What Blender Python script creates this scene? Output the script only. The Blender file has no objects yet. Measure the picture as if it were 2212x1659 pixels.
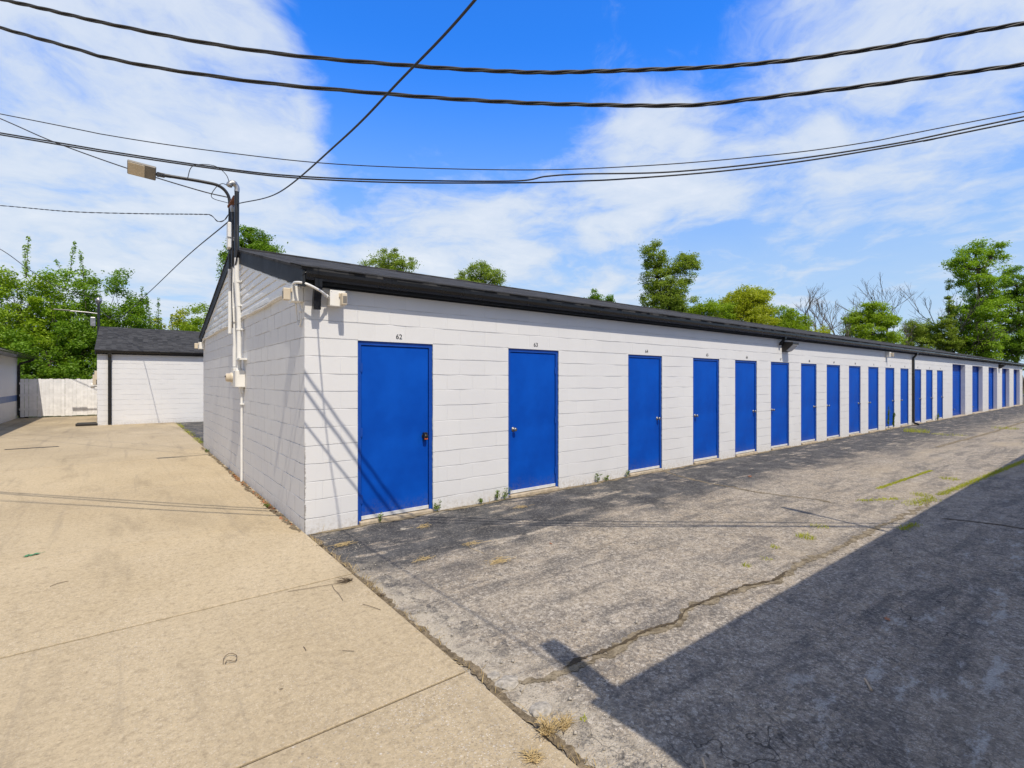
import bpy, bmesh, math, random
import numpy as np
from mathutils import Vector, Matrix
R = math.radians
rng = random.Random(7)
scene = bpy.context.scene
col = scene.collection

# ------------------------------------------------------------------ survey
# World: X runs along the door front, Y back along the gable wall, the near
# bottom corner of the storage building is the origin.  Metres.
CAM = Vector((-1.566, -5.789, 1.694))
FX, FY = (0.613, 0.790), (0.790, -0.613)      # view axis / right axis on the ground
F, CX, HZ = 1073.0, 1106.0, 823.5
def at(px, py, d):                             # survey reading + distance -> world point
    r = (px - CX) / F * d
    return Vector((CAM.x + r*FY[0] + d*FX[0], CAM.y + r*FY[1] + d*FX[1], CAM.z + (HZ-py)/F*d))
def gp(px, py, z=0.0):                         # reading of a spot on the ground
    p = at(px, py, (CAM.z - z)*F/(py-HZ)); p.z = z
    return p
SUN = Vector((0.100, 0.63, -1.0)).normalized()

# ------------------------------------------------------------------ helpers
def tag(o, label=None, cat=None, group=None, kind=None):
    if label: o['label'] = label
    if cat: o['category'] = cat
    if group: o['group'] = group
    if kind: o['kind'] = kind
    return o
def empty(name, loc, label, cat, group=None):
    o = bpy.data.objects.new(name, None); col.objects.link(o)
    o.location = loc; o.empty_display_size = .2
    return tag(o, label, cat, group)
ORG = {}
def origin(o):
    v = Vector((0, 0, 0))
    while o is not None:
        v = v + o.location; o = o.parent
    return v
class MB:
    def __init__(s): s.v = []; s.f = []; s.sm = []
    def add(s, vs, fs, smooth=False):
        b = len(s.v); s.v += [tuple(v) for v in vs]
        for f in fs: s.f.append(tuple(i+b for i in f)); s.sm.append(smooth)
        return s
    def quad(s, a, b, c, d): return s.add([a, b, c, d], [(0, 1, 2, 3)])
    def box(s, x0, x1, y0, y1, z0, z1, bev=0.0, rot=None, piv=None):
        if bev > 0:
            bm = bmesh.new(); bmesh.ops.create_cube(bm, size=1)
            for v in bm.verts: v.co = Vector(((x0+x1)/2+v.co.x*(x1-x0), (y0+y1)/2+v.co.y*(y1-y0), (z0+z1)/2+v.co.z*(z1-z0)))
            bmesh.ops.bevel(bm, geom=bm.edges[:], offset=bev, segments=2, affect='EDGES', profile=.5)
            bm.verts.index_update(); vs = [v.co.copy() for v in bm.verts]; fs = [tuple(v.index for v in f.verts) for f in bm.faces]; bm.free()
        else:
            vs = [Vector((x, y, z)) for x in (x0, x1) for y in (y0, y1) for z in (z0, z1)]
            fs = [(0,1,3,2), (4,6,7,5), (0,4,5,1), (2,3,7,6), (0,2,6,4), (1,5,7,3)]
        if rot is not None:
            p = Vector(piv) if piv else Vector(((x0+x1)/2, (y0+y1)/2, (z0+z1)/2))
            vs = [p + rot @ (v-p) for v in vs]
        return s.add(vs, fs)
    def prism(s, prof, axis, a0, a1):          # closed profile of (u,z) swept along X ('x': u=Y) or Y ('y': u=X)
        n = len(prof)
        mk = (lambda u, z, a: (a, u, z)) if axis == 'x' else (lambda u, z, a: (u, a, z))
        vs = [mk(u, z, a0) for u, z in prof] + [mk(u, z, a1) for u, z in prof]
        fs = [(i, (i+1) % n, n+(i+1) % n, n+i) for i in range(n)] + [tuple(range(n))[::-1], tuple(range(n, 2*n))]
        return s.add(vs, fs)
    def tube(s, pts, r, n=8, caps=True):
        pts = [Vector(p) for p in pts]; m = len(pts)
        rr = r if isinstance(r, (list, tuple)) else [r]*m
        ref = None; vs = []
        for i, p in enumerate(pts):
            t = (pts[min(i+1, m-1)] - pts[max(i-1, 0)])
            t = t.normalized() if t.length > 1e-9 else Vector((0, 0, 1))
            if ref is None: ref = Vector((0, 0, 1)) if abs(t.z) < .9 else Vector((1, 0, 0))
            a = ref - t*ref.dot(t)
            if a.length < 1e-6: a = t.orthogonal()
            a.normalize(); b = t.cross(a); ref = a
            for k in range(n):
                w = 2*math.pi*k/n; vs.append(p + (a*math.cos(w) + b*math.sin(w))*rr[i])
        fs = [(i*n+k, i*n+(k+1) % n, (i+1)*n+(k+1) % n, (i+1)*n+k) for i in range(m-1) for k in range(n)]
        s.add(vs, fs, True)
        if caps: s.add(vs[:n], [tuple(range(n))[::-1]]); s.add(vs[-n:], [tuple(range(n))])
        return s
    def lathe(s, c, axis, prof, n=16):         # prof: (distance along axis, radius)
        ax = Vector(axis).normalized(); c = Vector(c)
        return s.tube([c+ax*d for d, _ in prof], [max(q, 1e-4) for _, q in prof], n)
    def build(s, name, m, parent=None, label=None):
        o = origin(parent) if parent else Vector((0, 0, 0))
        me = bpy.data.meshes.new(name)
        me.from_pydata([(v[0]-o.x, v[1]-o.y, v[2]-o.z) for v in s.v], [], s.f)
        me.polygons.foreach_set('use_smooth', s.sm)
        bm = bmesh.new(); bm.from_mesh(me); bmesh.ops.recalc_face_normals(bm, faces=bm.faces[:]); bm.to_mesh(me); bm.free()
        me.materials.append(m)
        ob = bpy.data.objects.new(name, me); col.objects.link(ob); ob.parent = parent
        if label: ob['label'] = label
        return ob
def raw(name, verts, quads, m, parent=None, smooth=False):
    o = origin(parent) if parent else Vector((0, 0, 0))
    v = np.asarray(verts, dtype=np.float32) - np.array(o, dtype=np.float32)
    q = np.asarray(quads, dtype=np.int32); k = q.shape[1]
    me = bpy.data.meshes.new(name)
    me.vertices.add(len(v)); me.vertices.foreach_set('co', v.ravel())
    me.loops.add(q.size); me.loops.foreach_set('vertex_index', q.ravel())
    me.polygons.add(len(q)); me.polygons.foreach_set('loop_start', np.arange(0, q.size, k, dtype=np.int32))
    me.update(calc_edges=True); me.validate()
    me.materials.append(m)
    ob = bpy.data.objects.new(name, me); col.objects.link(ob); ob.parent = parent
    return ob
def spline(P, per=12):
    P = [Vector(p) for p in P]; out = []
    Q = [P[0]*2-P[1]] + P + [P[-1]*2-P[-2]]
    for i in range(1, len(Q)-2):
        a, b, c, d = Q[i-1:i+3]
        for k in range(per):
            t = k/per
            out.append(.5*((2*b)+(c-a)*t+(2*a-5*b+4*c-d)*t*t+(3*b-a-3*c+d)*t**3))
    out.append(P[-1]); return out
def copy_tree(o, parent=None):
    c = o.copy(); col.objects.link(c); c.parent = parent
    for ch in list(o.children): copy_tree(ch, c)
    return c

# ------------------------------------------------------------------ materials
class NT:
    def __init__(s, name):
        s.m = bpy.data.materials.new(name); s.m.use_nodes = True; s.t = s.m.node_tree; s.t.nodes.clear()
        s.out = s.t.nodes.new('ShaderNodeOutputMaterial')
    def n(s, typ, ins=None, **props):
        nd = s.t.nodes.new(typ)
        for k, v in props.items(): setattr(nd, k, v)
        for k, v in (ins or {}).items(): s.set(nd.inputs[k], v)
        return nd
    def set(s, sock, v):
        if isinstance(v, bpy.types.NodeSocket): s.t.links.new(v, sock)
        elif isinstance(v, bpy.types.Node): s.t.links.new(v.outputs[0], sock)
        else:
            if isinstance(v, (tuple, list)) and len(v) == 3 and sock.type == 'RGBA': v = (*v, 1)
            sock.default_value = v
    def math(s, op, a, b=0.0, c=0.0, clamp=False):
        nd = s.t.nodes.new('ShaderNodeMath'); nd.operation = op; nd.use_clamp = clamp
        s.set(nd.inputs[0], a); s.set(nd.inputs[1], b); s.set(nd.inputs[2], c); return nd.outputs[0]
    def ramp(s, f, lo, hi, a=0.0, b=1.0):
        nd = s.t.nodes.new('ShaderNodeMapRange'); nd.interpolation_type = 'SMOOTHSTEP'
        for k, v in (('Value', f), ('From Min', lo), ('From Max', hi), ('To Min', a), ('To Max', b)): s.set(nd.inputs[k], v)
        return nd.outputs[0]
    def mix(s, f, a, b, mode='MIX'):
        nd = s.t.nodes.new('ShaderNodeMix'); nd.data_type = 'RGBA'; nd.blend_type = mode
        s.set(nd.inputs[0], f); s.set(nd.inputs[6], a); s.set(nd.inputs[7], b); return nd.outputs[2]
    def coord(s, kind='Object'): return s.n('ShaderNodeTexCoord').outputs[kind]
    def map(s, v, scale=(1, 1, 1), loc=(0, 0, 0), rot=(0, 0, 0)):
        return s.n('ShaderNodeMapping', {'Vector': v, 'Scale': scale, 'Location': loc, 'Rotation': rot}).outputs[0]
    def noise(s, v, scale, detail=3.0, rough=.5, dist=0.0):
        return s.n('ShaderNodeTexNoise', {'Vector': v, 'Scale': scale, 'Detail': detail, 'Roughness': rough, 'Distortion': dist}).outputs['Fac']
    def vor(s, v, scale, out='Distance', feature='F1', rand=1.0):
        return s.n('ShaderNodeTexVoronoi', {'Vector': v, 'Scale': scale, 'Randomness': rand}, feature=feature).outputs[out]
    def sep(s, v): return s.n('ShaderNodeSeparateXYZ', {0: v}).outputs
    def bump(s, h, strength=.5, dist=.01, nrm=None):
        nd = s.n('ShaderNodeBump', {'Height': h, 'Strength': strength, 'Distance': dist})
        if nrm is not None: s.set(nd.inputs['Normal'], nrm)
        return nd.outputs[0]
    def bsdf(s, colr, rough=.5, metal=0.0, nrm=None, spec=.5, **kw):
        nd = s.n('ShaderNodeBsdfPrincipled', {'Base Color': colr, 'Roughness': rough, 'Metallic': metal, 'Specular IOR Level': spec})
        if nrm is not None: s.set(nd.inputs['Normal'], nrm)
        s.t.links.new(nd.outputs[0], s.out.inputs[0]); return nd
    def done(s): return s.m

def paint(name, c, rough=.45, var=.06, nscale=3.0, metal=0.0, bump=.0, bscale=40):
    t = NT(name); v = t.coord()
    n = t.noise(v, nscale, 5, .6)
    cc = t.mix(t.ramp(n, .3, .75), tuple(x*(1-var) for x in c), tuple(min(1, x*(1+var)) for x in c))
    nr = t.bump(t.noise(v, bscale, 4, .6), bump, .004) if bump else None
    t.bsdf(cc, t.ramp(n, .2, .8, max(.05, rough-.08), rough+.08), metal, nr)
    return t.done()

JZ, COURSE = 2.186, .2032
def cmu(name, axis, white=.725, vj=1.0, jw=.010):
    t = NT(name); v = t.coord(); x, y, z = t.sep(v)
    u = x if axis == 'x' else y
    row = t.math('FLOOR', t.math('DIVIDE', t.math('SUBTRACT', z, JZ-20*COURSE), COURSE))
    par = t.math('MODULO', row, 2.0)
    w = t.math('FRACT', t.math('ADD', t.math('DIVIDE', t.math('ADD', u, t.math('MULTIPLY', par, COURSE)), 2*COURSE), 100.0))
    d = t.math('MULTIPLY', t.math('MINIMUM', w, t.math('SUBTRACT', 1.0, w)), 2*COURSE)
    wob = t.math('MULTIPLY', t.math('SUBTRACT', t.noise(v, 30, 2), .5), .006)
    j = t.ramp(t.math('ADD', d, wob), .002, jw, 1.0, 0.0)
    brk = t.ramp(t.noise(v, 2.2, 3), .30, .62)
    j = t.math('MULTIPLY', j, t.math('MULTIPLY', brk, vj))
    # pores of the painted block, brush / roller texture
    fine = t.noise(t.map(v, (1, 1, 2.2)), 55, 5, .65)
    pits = t.ramp(t.vor(v, 70), .0, .16, 0.0, 1.0)
    pm = t.ramp(t.noise(v, 9, 2), .5, .62)
    pits = t.math('SUBTRACT', 1.0, t.math('MULTIPLY', t.math('SUBTRACT', 1.0, pits), pm))
    h = t.math('ADD', t.math('MULTIPLY', fine, .35), t.math('SUBTRACT', t.math('MULTIPLY', pits, .25), t.math('MULTIPLY', j, 1.8)))
    nr = t.bump(h, .7, .009)
    big = t.noise(v, 1.1, 4, .6)
    blk = t.noise(t.n('ShaderNodeCombineXYZ', {0: t.math('FLOOR', t.math('DIVIDE', t.math('ADD', u, t.math('MULTIPLY', par, COURSE)), 2*COURSE)), 1: row}).outputs[0], 7.3, 0)
    c = t.mix(t.ramp(big, .3, .7), (white*.95, white*.95, white*.955), (white, white, white*.995))
    c = t.mix(t.ramp(blk, .3, .7, 0, .35), c, (white*.92, white*.92, white*.93))
    c = t.mix(t.math('MULTIPLY', j, .42), c, (.45, .45, .47))
    # splash dirt close to the ground, rust specks, chips
    splash = t.math('MULTIPLY', t.ramp(t.math('ADD', z, t.math('MULTIPLY', t.noise(v, 4, 5, .7), .28)), .10, .36, 1.0, 0.0), t.ramp(t.noise(v, 22, 4, .7), .38, .68))
    c = t.mix(t.math('MULTIPLY', splash, .55), c, (.42, .37, .30))
    strk = t.ramp(t.noise(t.map(v, (9, 9, .5)), 1.5, 4, .7), .58, .80)
    c = t.mix(t.math('MULTIPLY', strk, .16), c, (.50, .48, .44))
    chip = t.math('MULTIPLY', t.ramp(t.vor(v, 11), .03, .05, 1.0, 0.0), t.ramp(t.noise(v, 3.1, 2), .60, .66))
    c = t.mix(t.math('MULTIPLY', chip, .7), c, (.30, .28, .25))
    ce = t.math('MULTIPLY', t.ramp(t.math('ADD', t.math('ABSOLUTE', u), t.math('MULTIPLY', t.math('SUBTRACT', t.noise(v, 26, 4, .7), .5), .07)), .002, .016, 1.0, 0.0), t.ramp(z, .75, 1.15, 1.0, 0.0))
    c = t.mix(t.math('MULTIPLY', ce, .85), c, (.20, .185, .17))
    t.bsdf(c, .62, 0, nr, .35)
    return t.done()

def shingle(name, axis='x'):
    t = NT(name); v = t.coord(); x, y, z = t.sep(v)
    u = x if axis == 'x' else y; s = y if axis == 'x' else x
    wv = t.n('ShaderNodeCombineXYZ', {0: u, 1: s}).outputs[0]
    row = t.math('FLOOR', t.math('DIVIDE', s, .14))
    jit = t.noise(t.n('ShaderNodeCombineXYZ', {0: t.math('MULTIPLY', row, 3.7), 1: 0.0}).outputs[0], 5, 0)
    tab = t.math('FLOOR', t.math('ADD', t.math('DIVIDE', u, .17), t.math('MULTIPLY', jit, 9.0)))
    tn = t.noise(t.n('ShaderNodeCombineXYZ', {0: t.math('MULTIPLY', tab, 1.37), 1: t.math('MULTIPLY', row, 2.11)}).outputs[0], 3.3, 0)
    fr = t.math('FRACT', t.math('DIVIDE', s, .14))
    c = t.mix(t.ramp(tn, .25, .75), (.012, .012, .013), (.060, .060, .062))
    gr = t.noise(v, 160, 3, .7)
    c = t.mix(t.ramp(gr, .35, .7, 0, .4), c, (.085, .083, .082))
    h = t.math('ADD', t.math('MULTIPLY', t.math('SUBTRACT', 1.0, fr), 1.0), t.math('MULTIPLY', t.ramp(tn, .48, .52), .5))
    nr = t.bump(t.math('ADD', h, t.math('MULTIPLY', gr, .25)), .8, .012)
    t.bsdf(c, .92, 0, nr, .2)
    return t.done()

def concrete_mat():
    t = NT('concrete'); v = t.coord(); x, y, z = t.sep(v)
    big = t.noise(v, .45, 5, .62); mid = t.noise(v, 2.6, 5, .65); fin = t.noise(v, 24, 5, .7)
    c = t.mix(t.ramp(big, .32, .70), (.365, .278, .158), (.49, .385, .232))
    c = t.mix(t.ramp(mid, .35, .75, 0, .42), c, (.45, .35, .205))
    c = t.mix(t.ramp(fin, .30, .72, 0, .55), c, (.555, .43, .255))
    # exposed sand and pea gravel, coarser on the worn slab nearest the lens
    worn = t.ramp(t.math('ADD', y, t.math('MULTIPLY', t.math('SUBTRACT', mid, .5), .5)), -3.45, -3.20, 1.0, 0.0)
    sp = t.vor(v, 105, 'Color'); sr = t.sep(sp)[0]; sg = t.sep(sp)[1]
    sd = t.vor(v, 105)
    dot = t.math('MULTIPLY', t.ramp(sd, .25, .5, 1.0, 0.0), t.ramp(t.noise(v, 1.7, 3), .25, .7))
    peb = t.mix(sr, (.22, .15, .085), (.78, .70, .56))
    amt = t.math('ADD', .55, t.math('MULTIPLY', worn, .42))
    c = t.mix(t.math('MULTIPLY', dot, t.math('MULTIPLY', amt, t.ramp(sg, .15, .55))), c, peb)
    sp2 = t.vor(v, 46, 'Color'); sd2 = t.vor(v, 46)
    d2 = t.math('MULTIPLY', t.ramp(sd2, .18, .34, 1.0, 0.0), t.math('MULTIPLY', worn, t.ramp(t.sep(sp2)[1], .52, .62)))
    c = t.mix(t.math('MULTIPLY', d2, .7), c, t.mix(t.sep(sp2)[0], (.16, .12, .08), (.74, .68, .58)))
    # oil / tyre stains and pale worn streaks along the drive
    st = t.ramp(t.noise(t.map(v, (1.6, .55, 1), rot=(0, 0, .25)), .9, 6, .68, .6), .50, .78)
    c = t.mix(t.math('MULTIPLY', st, .78), c, (.235, .18, .108))
    st2 = t.ramp(t.noise(t.map(v, (.5, 2.4, 1)), 1.3, 5, .7), .62, .80)
    c = t.mix(t.math('MULTIPLY', st2, .45), c, (.20, .16, .105))
    far = t.math('MULTIPLY', t.ramp(y, 11.0, 20.0), t.ramp(t.noise(t.map(v, (1, .45, 1)), .55, 4, .6), .38, .62))
    c = t.mix(t.math('MULTIPLY', far, .62), c, (.185, .145, .095))
    g2 = t.noise(v, 15, 5, .74)
    c = t.mix(t.ramp(g2, .32, .49, .50, 0), c, (.22, .165, .095))
    c = t.mix(t.ramp(g2, .55, .72, 0, .40), c, (.60, .465, .27))
    g3 = t.noise(t.map(v, loc=(2.2, 7.7, 0)), 27, 5, .80)
    c = t.mix(t.ramp(g3, .35, .47, .45, 0), c, (.20, .155, .095))
    c = t.mix(t.ramp(g3, .55, .66, 0, .40), c, (.68, .56, .37))
    gr = t.noise(v, 62, 4, .75)
    c = t.mix(t.ramp(gr, .30, .48, .55, 0), c, (.20, .15, .085))
    c = t.mix(t.ramp(gr, .54, .70, 0, .5), c, (.66, .515, .305))
    tone = 0.0
    for yj, dv_ in ((-5.25, .10), (-3.33, -.04), (-1.47, -.07), (.70, .06), (4.02, -.09), (7.5, .10), (11.2, -.05), (15.0, .06)):
        tone = t.math('ADD', tone, t.math('MULTIPLY', t.math('GREATER_THAN', y, yj), dv_))
    tone = t.math('ADD', tone, t.math('MULTIPLY', t.math('GREATER_THAN', x, -5.05), .05))
    c = t.mix(t.math('ADD', .12, tone, clamp=True), c, (.22, .175, .115))
    tm = t.math('MULTIPLY', t.ramp(t.noise(t.map(v, (3.6, .16, 1), rot=(0, 0, .06)), 1.2, 5, .7), .55, .68), t.ramp(g2, .35, .6, .5, 1.0))
    c = t.mix(t.math('MULTIPLY', tm, .34), c, (.19, .155, .11))
    c = t.mix(1.0, c, (1.10, 1.15, 1.28), 'MULTIPLY')
    bl = t.ramp(t.vor(v, 2.3), .018, .03, 1.0, 0.0)
    c = t.mix(t.math('MULTIPLY', bl, .7), c, (.12, .09, .06))
    h = t.math('ADD', t.math('MULTIPLY', t.noise(v, 90, 4, .7), .6), t.math('MULTIPLY', dot, t.math('ADD', .25, worn)))
    nr = t.bump(h, .45, .006)
    t.bsdf(c, .88, 0, nr, .25)
    return t.done()

def asphalt_mat():
    t = NT('asphalt'); v = t.coord(); x, y, z = t.sep(v)
    big = t.noise(v, .55, 5, .65, .4); mid = t.noise(v, 2.4, 6, .68); 
    wv = t.map(v, (.55, 1.9, 1), rot=(0, 0, .06))
    strk = t.noise(wv, 1.25, 6, .68, .8)
    # aggregate
    vc = t.vor(v, 88, 'Color'); vd = t.vor(v, 88); s = t.sep(vc)
    stone = t.ramp(vd, .20, .52, 1.0, 0.0)
    vc2 = t.vor(v, 190, 'Color'); s2 = t.sep(vc2)
    v3 = t.vor(v, 58, 'Color'); q3 = t.sep(v3)
    worn = t.mix(t.ramp(big, .32, .70), (.545, .470, .375), (.50, .405, .29))
    worn = t.mix(t.ramp(t.noise(v, 5.0, 6, .7), .38, .60, .68, 0), worn, (.22, .198, .175))
    n38 = t.noise(v, 44, 5, .82); n39 = t.noise(t.map(v, loc=(7.3, 2.1, 0)), 58, 5, .8)
    worn = t.mix(t.ramp(n38, .36, .49, .88, 0), worn, (.085, .077, .070))
    worn = t.mix(t.ramp(n39, .53, .64, 0, .72), worn, (.80, .73, .63))
    n20 = t.noise(t.map(v, loc=(1.3, 5.1, 0)), 19, 5, .80)
    worn = t.mix(t.ramp(n20, .37, .48, .70, 0), worn, (.105, .095, .084))
    worn = t.mix(t.ramp(n20, .54, .65, 0, .62), worn, (.82, .74, .63))
    worn = t.mix(t.ramp(q3[0], .0, .30, .55, 0), worn, (.11, .10, .092))
    worn = t.mix(t.ramp(q3[1], .74, .96, 0, .60), worn, (.78, .715, .62))
    worn = t.mix(t.math('MULTIPLY', t.math('SUBTRACT', 1.0, stone), .45), worn, (.13, .118, .105))
    stv = t.ramp(t.noise(t.map(v, (.45, 2.6, 1), rot=(0, 0, .42)), 1.5, 6, .7, .5), .485, .62, 0, .85)
    worn = t.mix(t.math('MULTIPLY', stv, t.ramp(n39, .30, .62, 1.0, .35)), worn, (.075, .072, .072))
    lst = t.ramp(t.noise(t.map(v, (.35, 3.2, 1), rot=(0, 0, .12), loc=(4, 1, 0)), 1.3, 6, .7, .4), .60, .74, 0, .5)
    worn = t.mix(lst, worn, (.56, .50, .41))
    sc2 = t.ramp(t.noise(t.map(v, (2.2, .8, 1), rot=(0, 0, .9)), 1.1, 6, .74, .8), .57, .70, 0, .75)
    worn = t.mix(t.math('MULTIPLY', sc2, t.ramp(n38, .30, .60, 1.0, .4)), worn, (.085, .083, .085))
    seal = t.mix(t.ramp(mid, .35, .70), (.034, .035, .039), (.095, .095, .098))
    seal = t.mix(t.ramp(s2[1], .80, 1.0, 0, .5), seal, (.22, .21, .195))
    # sealer survives in a band along the wall and in patches elsewhere
    yy = t.math('ADD', y, t.math('MULTIPLY', t.math('SUBTRACT', t.noise(v, .9, 4, .6), .5), 1.5))
    near = t.ramp(yy, -2.15, -1.05)
    far = t.ramp(x, 7.0, 15.0)
    near = t.math('MAXIMUM', near, t.math('MULTIPLY', t.ramp(yy, -3.2, -1.3), t.math('MULTIPLY', far, .72)))
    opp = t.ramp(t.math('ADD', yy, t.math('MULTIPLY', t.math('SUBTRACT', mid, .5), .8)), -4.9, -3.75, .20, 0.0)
    cov = t.math('MAXIMUM', near, opp)
    patch = t.ramp(strk, .52, .68, 0.0, .50)
    cov = t.math('MAXIMUM', cov, t.math('MULTIPLY', patch, t.ramp(big, .36, .60)))
    wear = t.ramp(t.math('ADD', t.math('MULTIPLY', t.noise(t.map(v, (.5, 3.4, 1), rot=(0, 0, .10)), 1.7, 6, .72, .5), .65), t.math('MULTIPLY', mid, .40)), .52, .64)
    cov = t.math('MULTIPLY', cov, t.math('SUBTRACT', 1.0, t.math('MULTIPLY', wear, .85)), clamp=True)
    # the sealer breaks up stone by stone
    cov = t.ramp(t.math('ADD', cov, t.math('MULTIPLY', t.math('SUBTRACT', s2[2], .5), .55)), .22, .74)
    seal = t.mix(t.math('MULTIPLY', t.ramp(q3[2], .78, .95), .35), seal, (.27, .25, .225))
    seal = t.mix(t.ramp(n20, .55, .66, 0, .55), seal, (.24, .225, .205))
    c = t.mix(cov, worn, seal)
    # dusty concrete-like traffic patches far down the lot
    dust = t.math('MULTIPLY', t.ramp(t.noise(t.map(v, (.35, .9, 1)), .8, 4, .6), .50, .70), t.ramp(x, 6.0, 14.0, .25, .85))
    c = t.mix(t.math('MULTIPLY', dust, t.ramp(yy, -1.9, -2.6)), c, (.40, .335, .245))
    # pale fines drifted along the slab edge
    edge = t.math('MULTIPLY', t.ramp(t.math('ADD', x, t.math('MULTIPLY', t.math('SUBTRACT', mid, .5), .7)), .05, .55, 1.0, 0.0), t.ramp(y, -.6, -2.2))
    c = t.mix(t.math('MULTIPLY', edge, t.ramp(t.noise(v, 7, 5, .7), .34, .60, 0, .85)), c, (.46, .41, .33))
    band = t.math('ABSOLUTE', t.math('SUBTRACT', x, t.math('ADD', .10, t.math('MULTIPLY', y, -.075))))
    fl = t.math('MULTIPLY', t.ramp(band, .05, .15, 1.0, 0.0), t.math('MULTIPLY', t.ramp(y, -.6, -.9), t.ramp(y, -3.6, -3.1)))
    fl2 = t.math('MULTIPLY', t.ramp(t.math('ABSOLUTE', t.math('SUBTRACT', x, .22)), .05, .16, 1.0, 0.0), t.ramp(y, -3.95, -4.15))
    fl = t.math('MULTIPLY', t.math('MAXIMUM', fl, fl2), t.ramp(t.noise(v, 6.5, 5, .62, .9), .50, .56))
    c = t.mix(t.math('MULTIPLY', fl, t.ramp(n39, .38, .60, .85, .2)), c, (.060, .060, .064))
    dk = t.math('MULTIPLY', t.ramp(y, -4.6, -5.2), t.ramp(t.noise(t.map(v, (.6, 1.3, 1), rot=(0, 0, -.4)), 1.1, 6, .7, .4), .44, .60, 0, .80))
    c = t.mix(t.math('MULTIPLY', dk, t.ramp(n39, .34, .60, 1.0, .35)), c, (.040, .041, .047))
    # white paint spills / salt in the shade side
    sp = t.math('MULTIPLY', t.ramp(t.noise(t.map(v, (1.0, 2.6, 1), rot=(0, 0, -.5)), 1.7, 6, .72), .55, .64), t.ramp(y, -4.3, -4.7))
    c = t.mix(t.math('MULTIPLY', sp, t.ramp(n39, .36, .56, .25, .85)), c, (.50, .49, .46))
    # alligator cracks
    wob = t.n('ShaderNodeVectorMath', {0: v, 1: t.n('ShaderNodeTexNoise', {'Vector': v, 'Scale': 3.0, 'Detail': 4.0}).outputs['Color']}, operation='ADD').outputs[0]
    ck = t.vor(wob, 1.15, feature='DISTANCE_TO_EDGE')
    cm = t.math('MULTIPLY', t.ramp(ck, .004, .011, .8, 0.0), t.math('MULTIPLY', t.ramp(t.noise(v, .8, 3), .50, .60), t.ramp(y, -3.4, -4.0, .12, 1.0)))
    ck2 = t.vor(wob, 4.6, feature='DISTANCE_TO_EDGE')
    cm2 = t.math('MULTIPLY', t.ramp(ck2, .006, .03, .55, 0.0), t.math('MULTIPLY', t.ramp(y, -4.1, -4.8), t.ramp(t.noise(v, .9, 4), .48, .60)))
    ct = t.math('MAXIMUM', cm, cm2)
    c = t.mix(t.math('MULTIPLY', ct, .85), c, (.022, .020, .018))
    h = t.math('SUBTRACT', t.math('ADD', t.math('MULTIPLY', stone, t.math('SUBTRACT', 1.0, t.math('MULTIPLY', cov, .35))), t.math('MULTIPLY', mid, .5)), t.math('MULTIPLY', ct, 1.2))
    nr = t.bump(h, .7, .006)
    t.bsdf(c, .85, 0, nr, .3)
    return t.done()

def dirt_mat(name, a, b, sc=30):
    t = NT(name); v = t.coord()
    c = t.mix(t.ramp(t.noise(v, sc, 5, .7), .3, .7), a, b)
    c = t.mix(t.ramp(t.vor(v, sc*4), .1, .4, .5, 0), c, tuple(x*.4 for x in a))
    t.bsdf(c, .95, 0, t.bump(t.noise(v, sc*3, 4, .7), .8, .01), .2)
    return t.done()

def leaf_mat(name, a, b, trans=.42):
    t = NT(name)
    isl = t.n('ShaderNodeNewGeometry').outputs['Random Per Island']
    rnd = t.n('ShaderNodeObjectInfo').outputs['Random']
    cl = t.noise(t.coord(), .55, 3, .6)
    c = t.mix(isl, a, b)
    c = t.mix(t.ramp(cl, .35, .70, 0, .55), c, tuple(min(1, x*1.45) for x in b))
    c = t.mix(t.math('MULTIPLY', rnd, .15), c, tuple(x*.7 for x in a))
    d = t.n('ShaderNodeBsdfPrincipled', {'Base Color': c, 'Roughness': .52, 'Specular IOR Level': .32})
    tc = t.mix(.5, c, (b[0]*1.55, b[1]*1.65, b[2]*.9))
    tr = t.n('ShaderNodeBsdfTranslucent', {'Color': tc})
    mx = t.n('ShaderNodeMixShader', {0: trans, 1: d.outputs[0], 2: tr.outputs[0]})
    t.t.links.new(mx.outputs[0], t.out.inputs[0])
    return t.done()

M = {}
M['cmu_x'] = cmu('painted_block_front', 'x', vj=.20)
M['cmu_y'] = cmu('painted_block_gable', 'y', vj=1.0, jw=.016)
M['shingle'] = shingle('asphalt_shingles', 'x')
M['shingle_y'] = shingle('asphalt_shingles_side', 'y')
M['siding'] = paint('white_vinyl', (.74, .74, .74), .42, .03)
M['black'] = paint('black_trim', (.006, .009, .014), .72, .25)
M['gutter'] = paint('black_gutter', (.010, .010, .011), .26, .2, 2.0, bump=.12, bscale=3)
M['white_plastic'] = paint('white_enclosure', (.78, .77, .74), .4, .04)
M['white_pipe'] = paint('white_painted_conduit', (.76, .76, .75), .4, .06)
M['black_pipe'] = paint('black_painted_conduit', (.02, .021, .024), .4, .3, 6)
M['tan_plastic'] = paint('tan_enclosure', (.62, .54, .42), .45, .05)
M['galv'] = paint('galvanised_metal', (.36, .36, .37), .38, .2, 12, .75)
M['knob'] = paint('satin_nickel', (.33, .32, .31), .42, .1, 20, 1.0)
M['dark_knob'] = paint('dark_lock_metal', (.06, .055, .05), .35, .2, 20, .8)
M['rust'] = paint('rusty_clamp', (.20, .075, .035), .8, .35, 30)
M['orange'] = paint('orange_lock_cover', (.55, .10, .03), .5, .1)
M['bronze'] = paint('dark_bronze_housing', (.022, .019, .016), .45, .2)
M['lamp_grey'] = paint('grey_lamp_housing', (.20, .185, .165), .5, .12, 8)
M['lens'] = paint('frosted_lens', (.62, .54, .42), .25, .1, 20)
M['glass'] = paint('clear_lens', (.55, .57, .58), .12, .1, 20)
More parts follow.
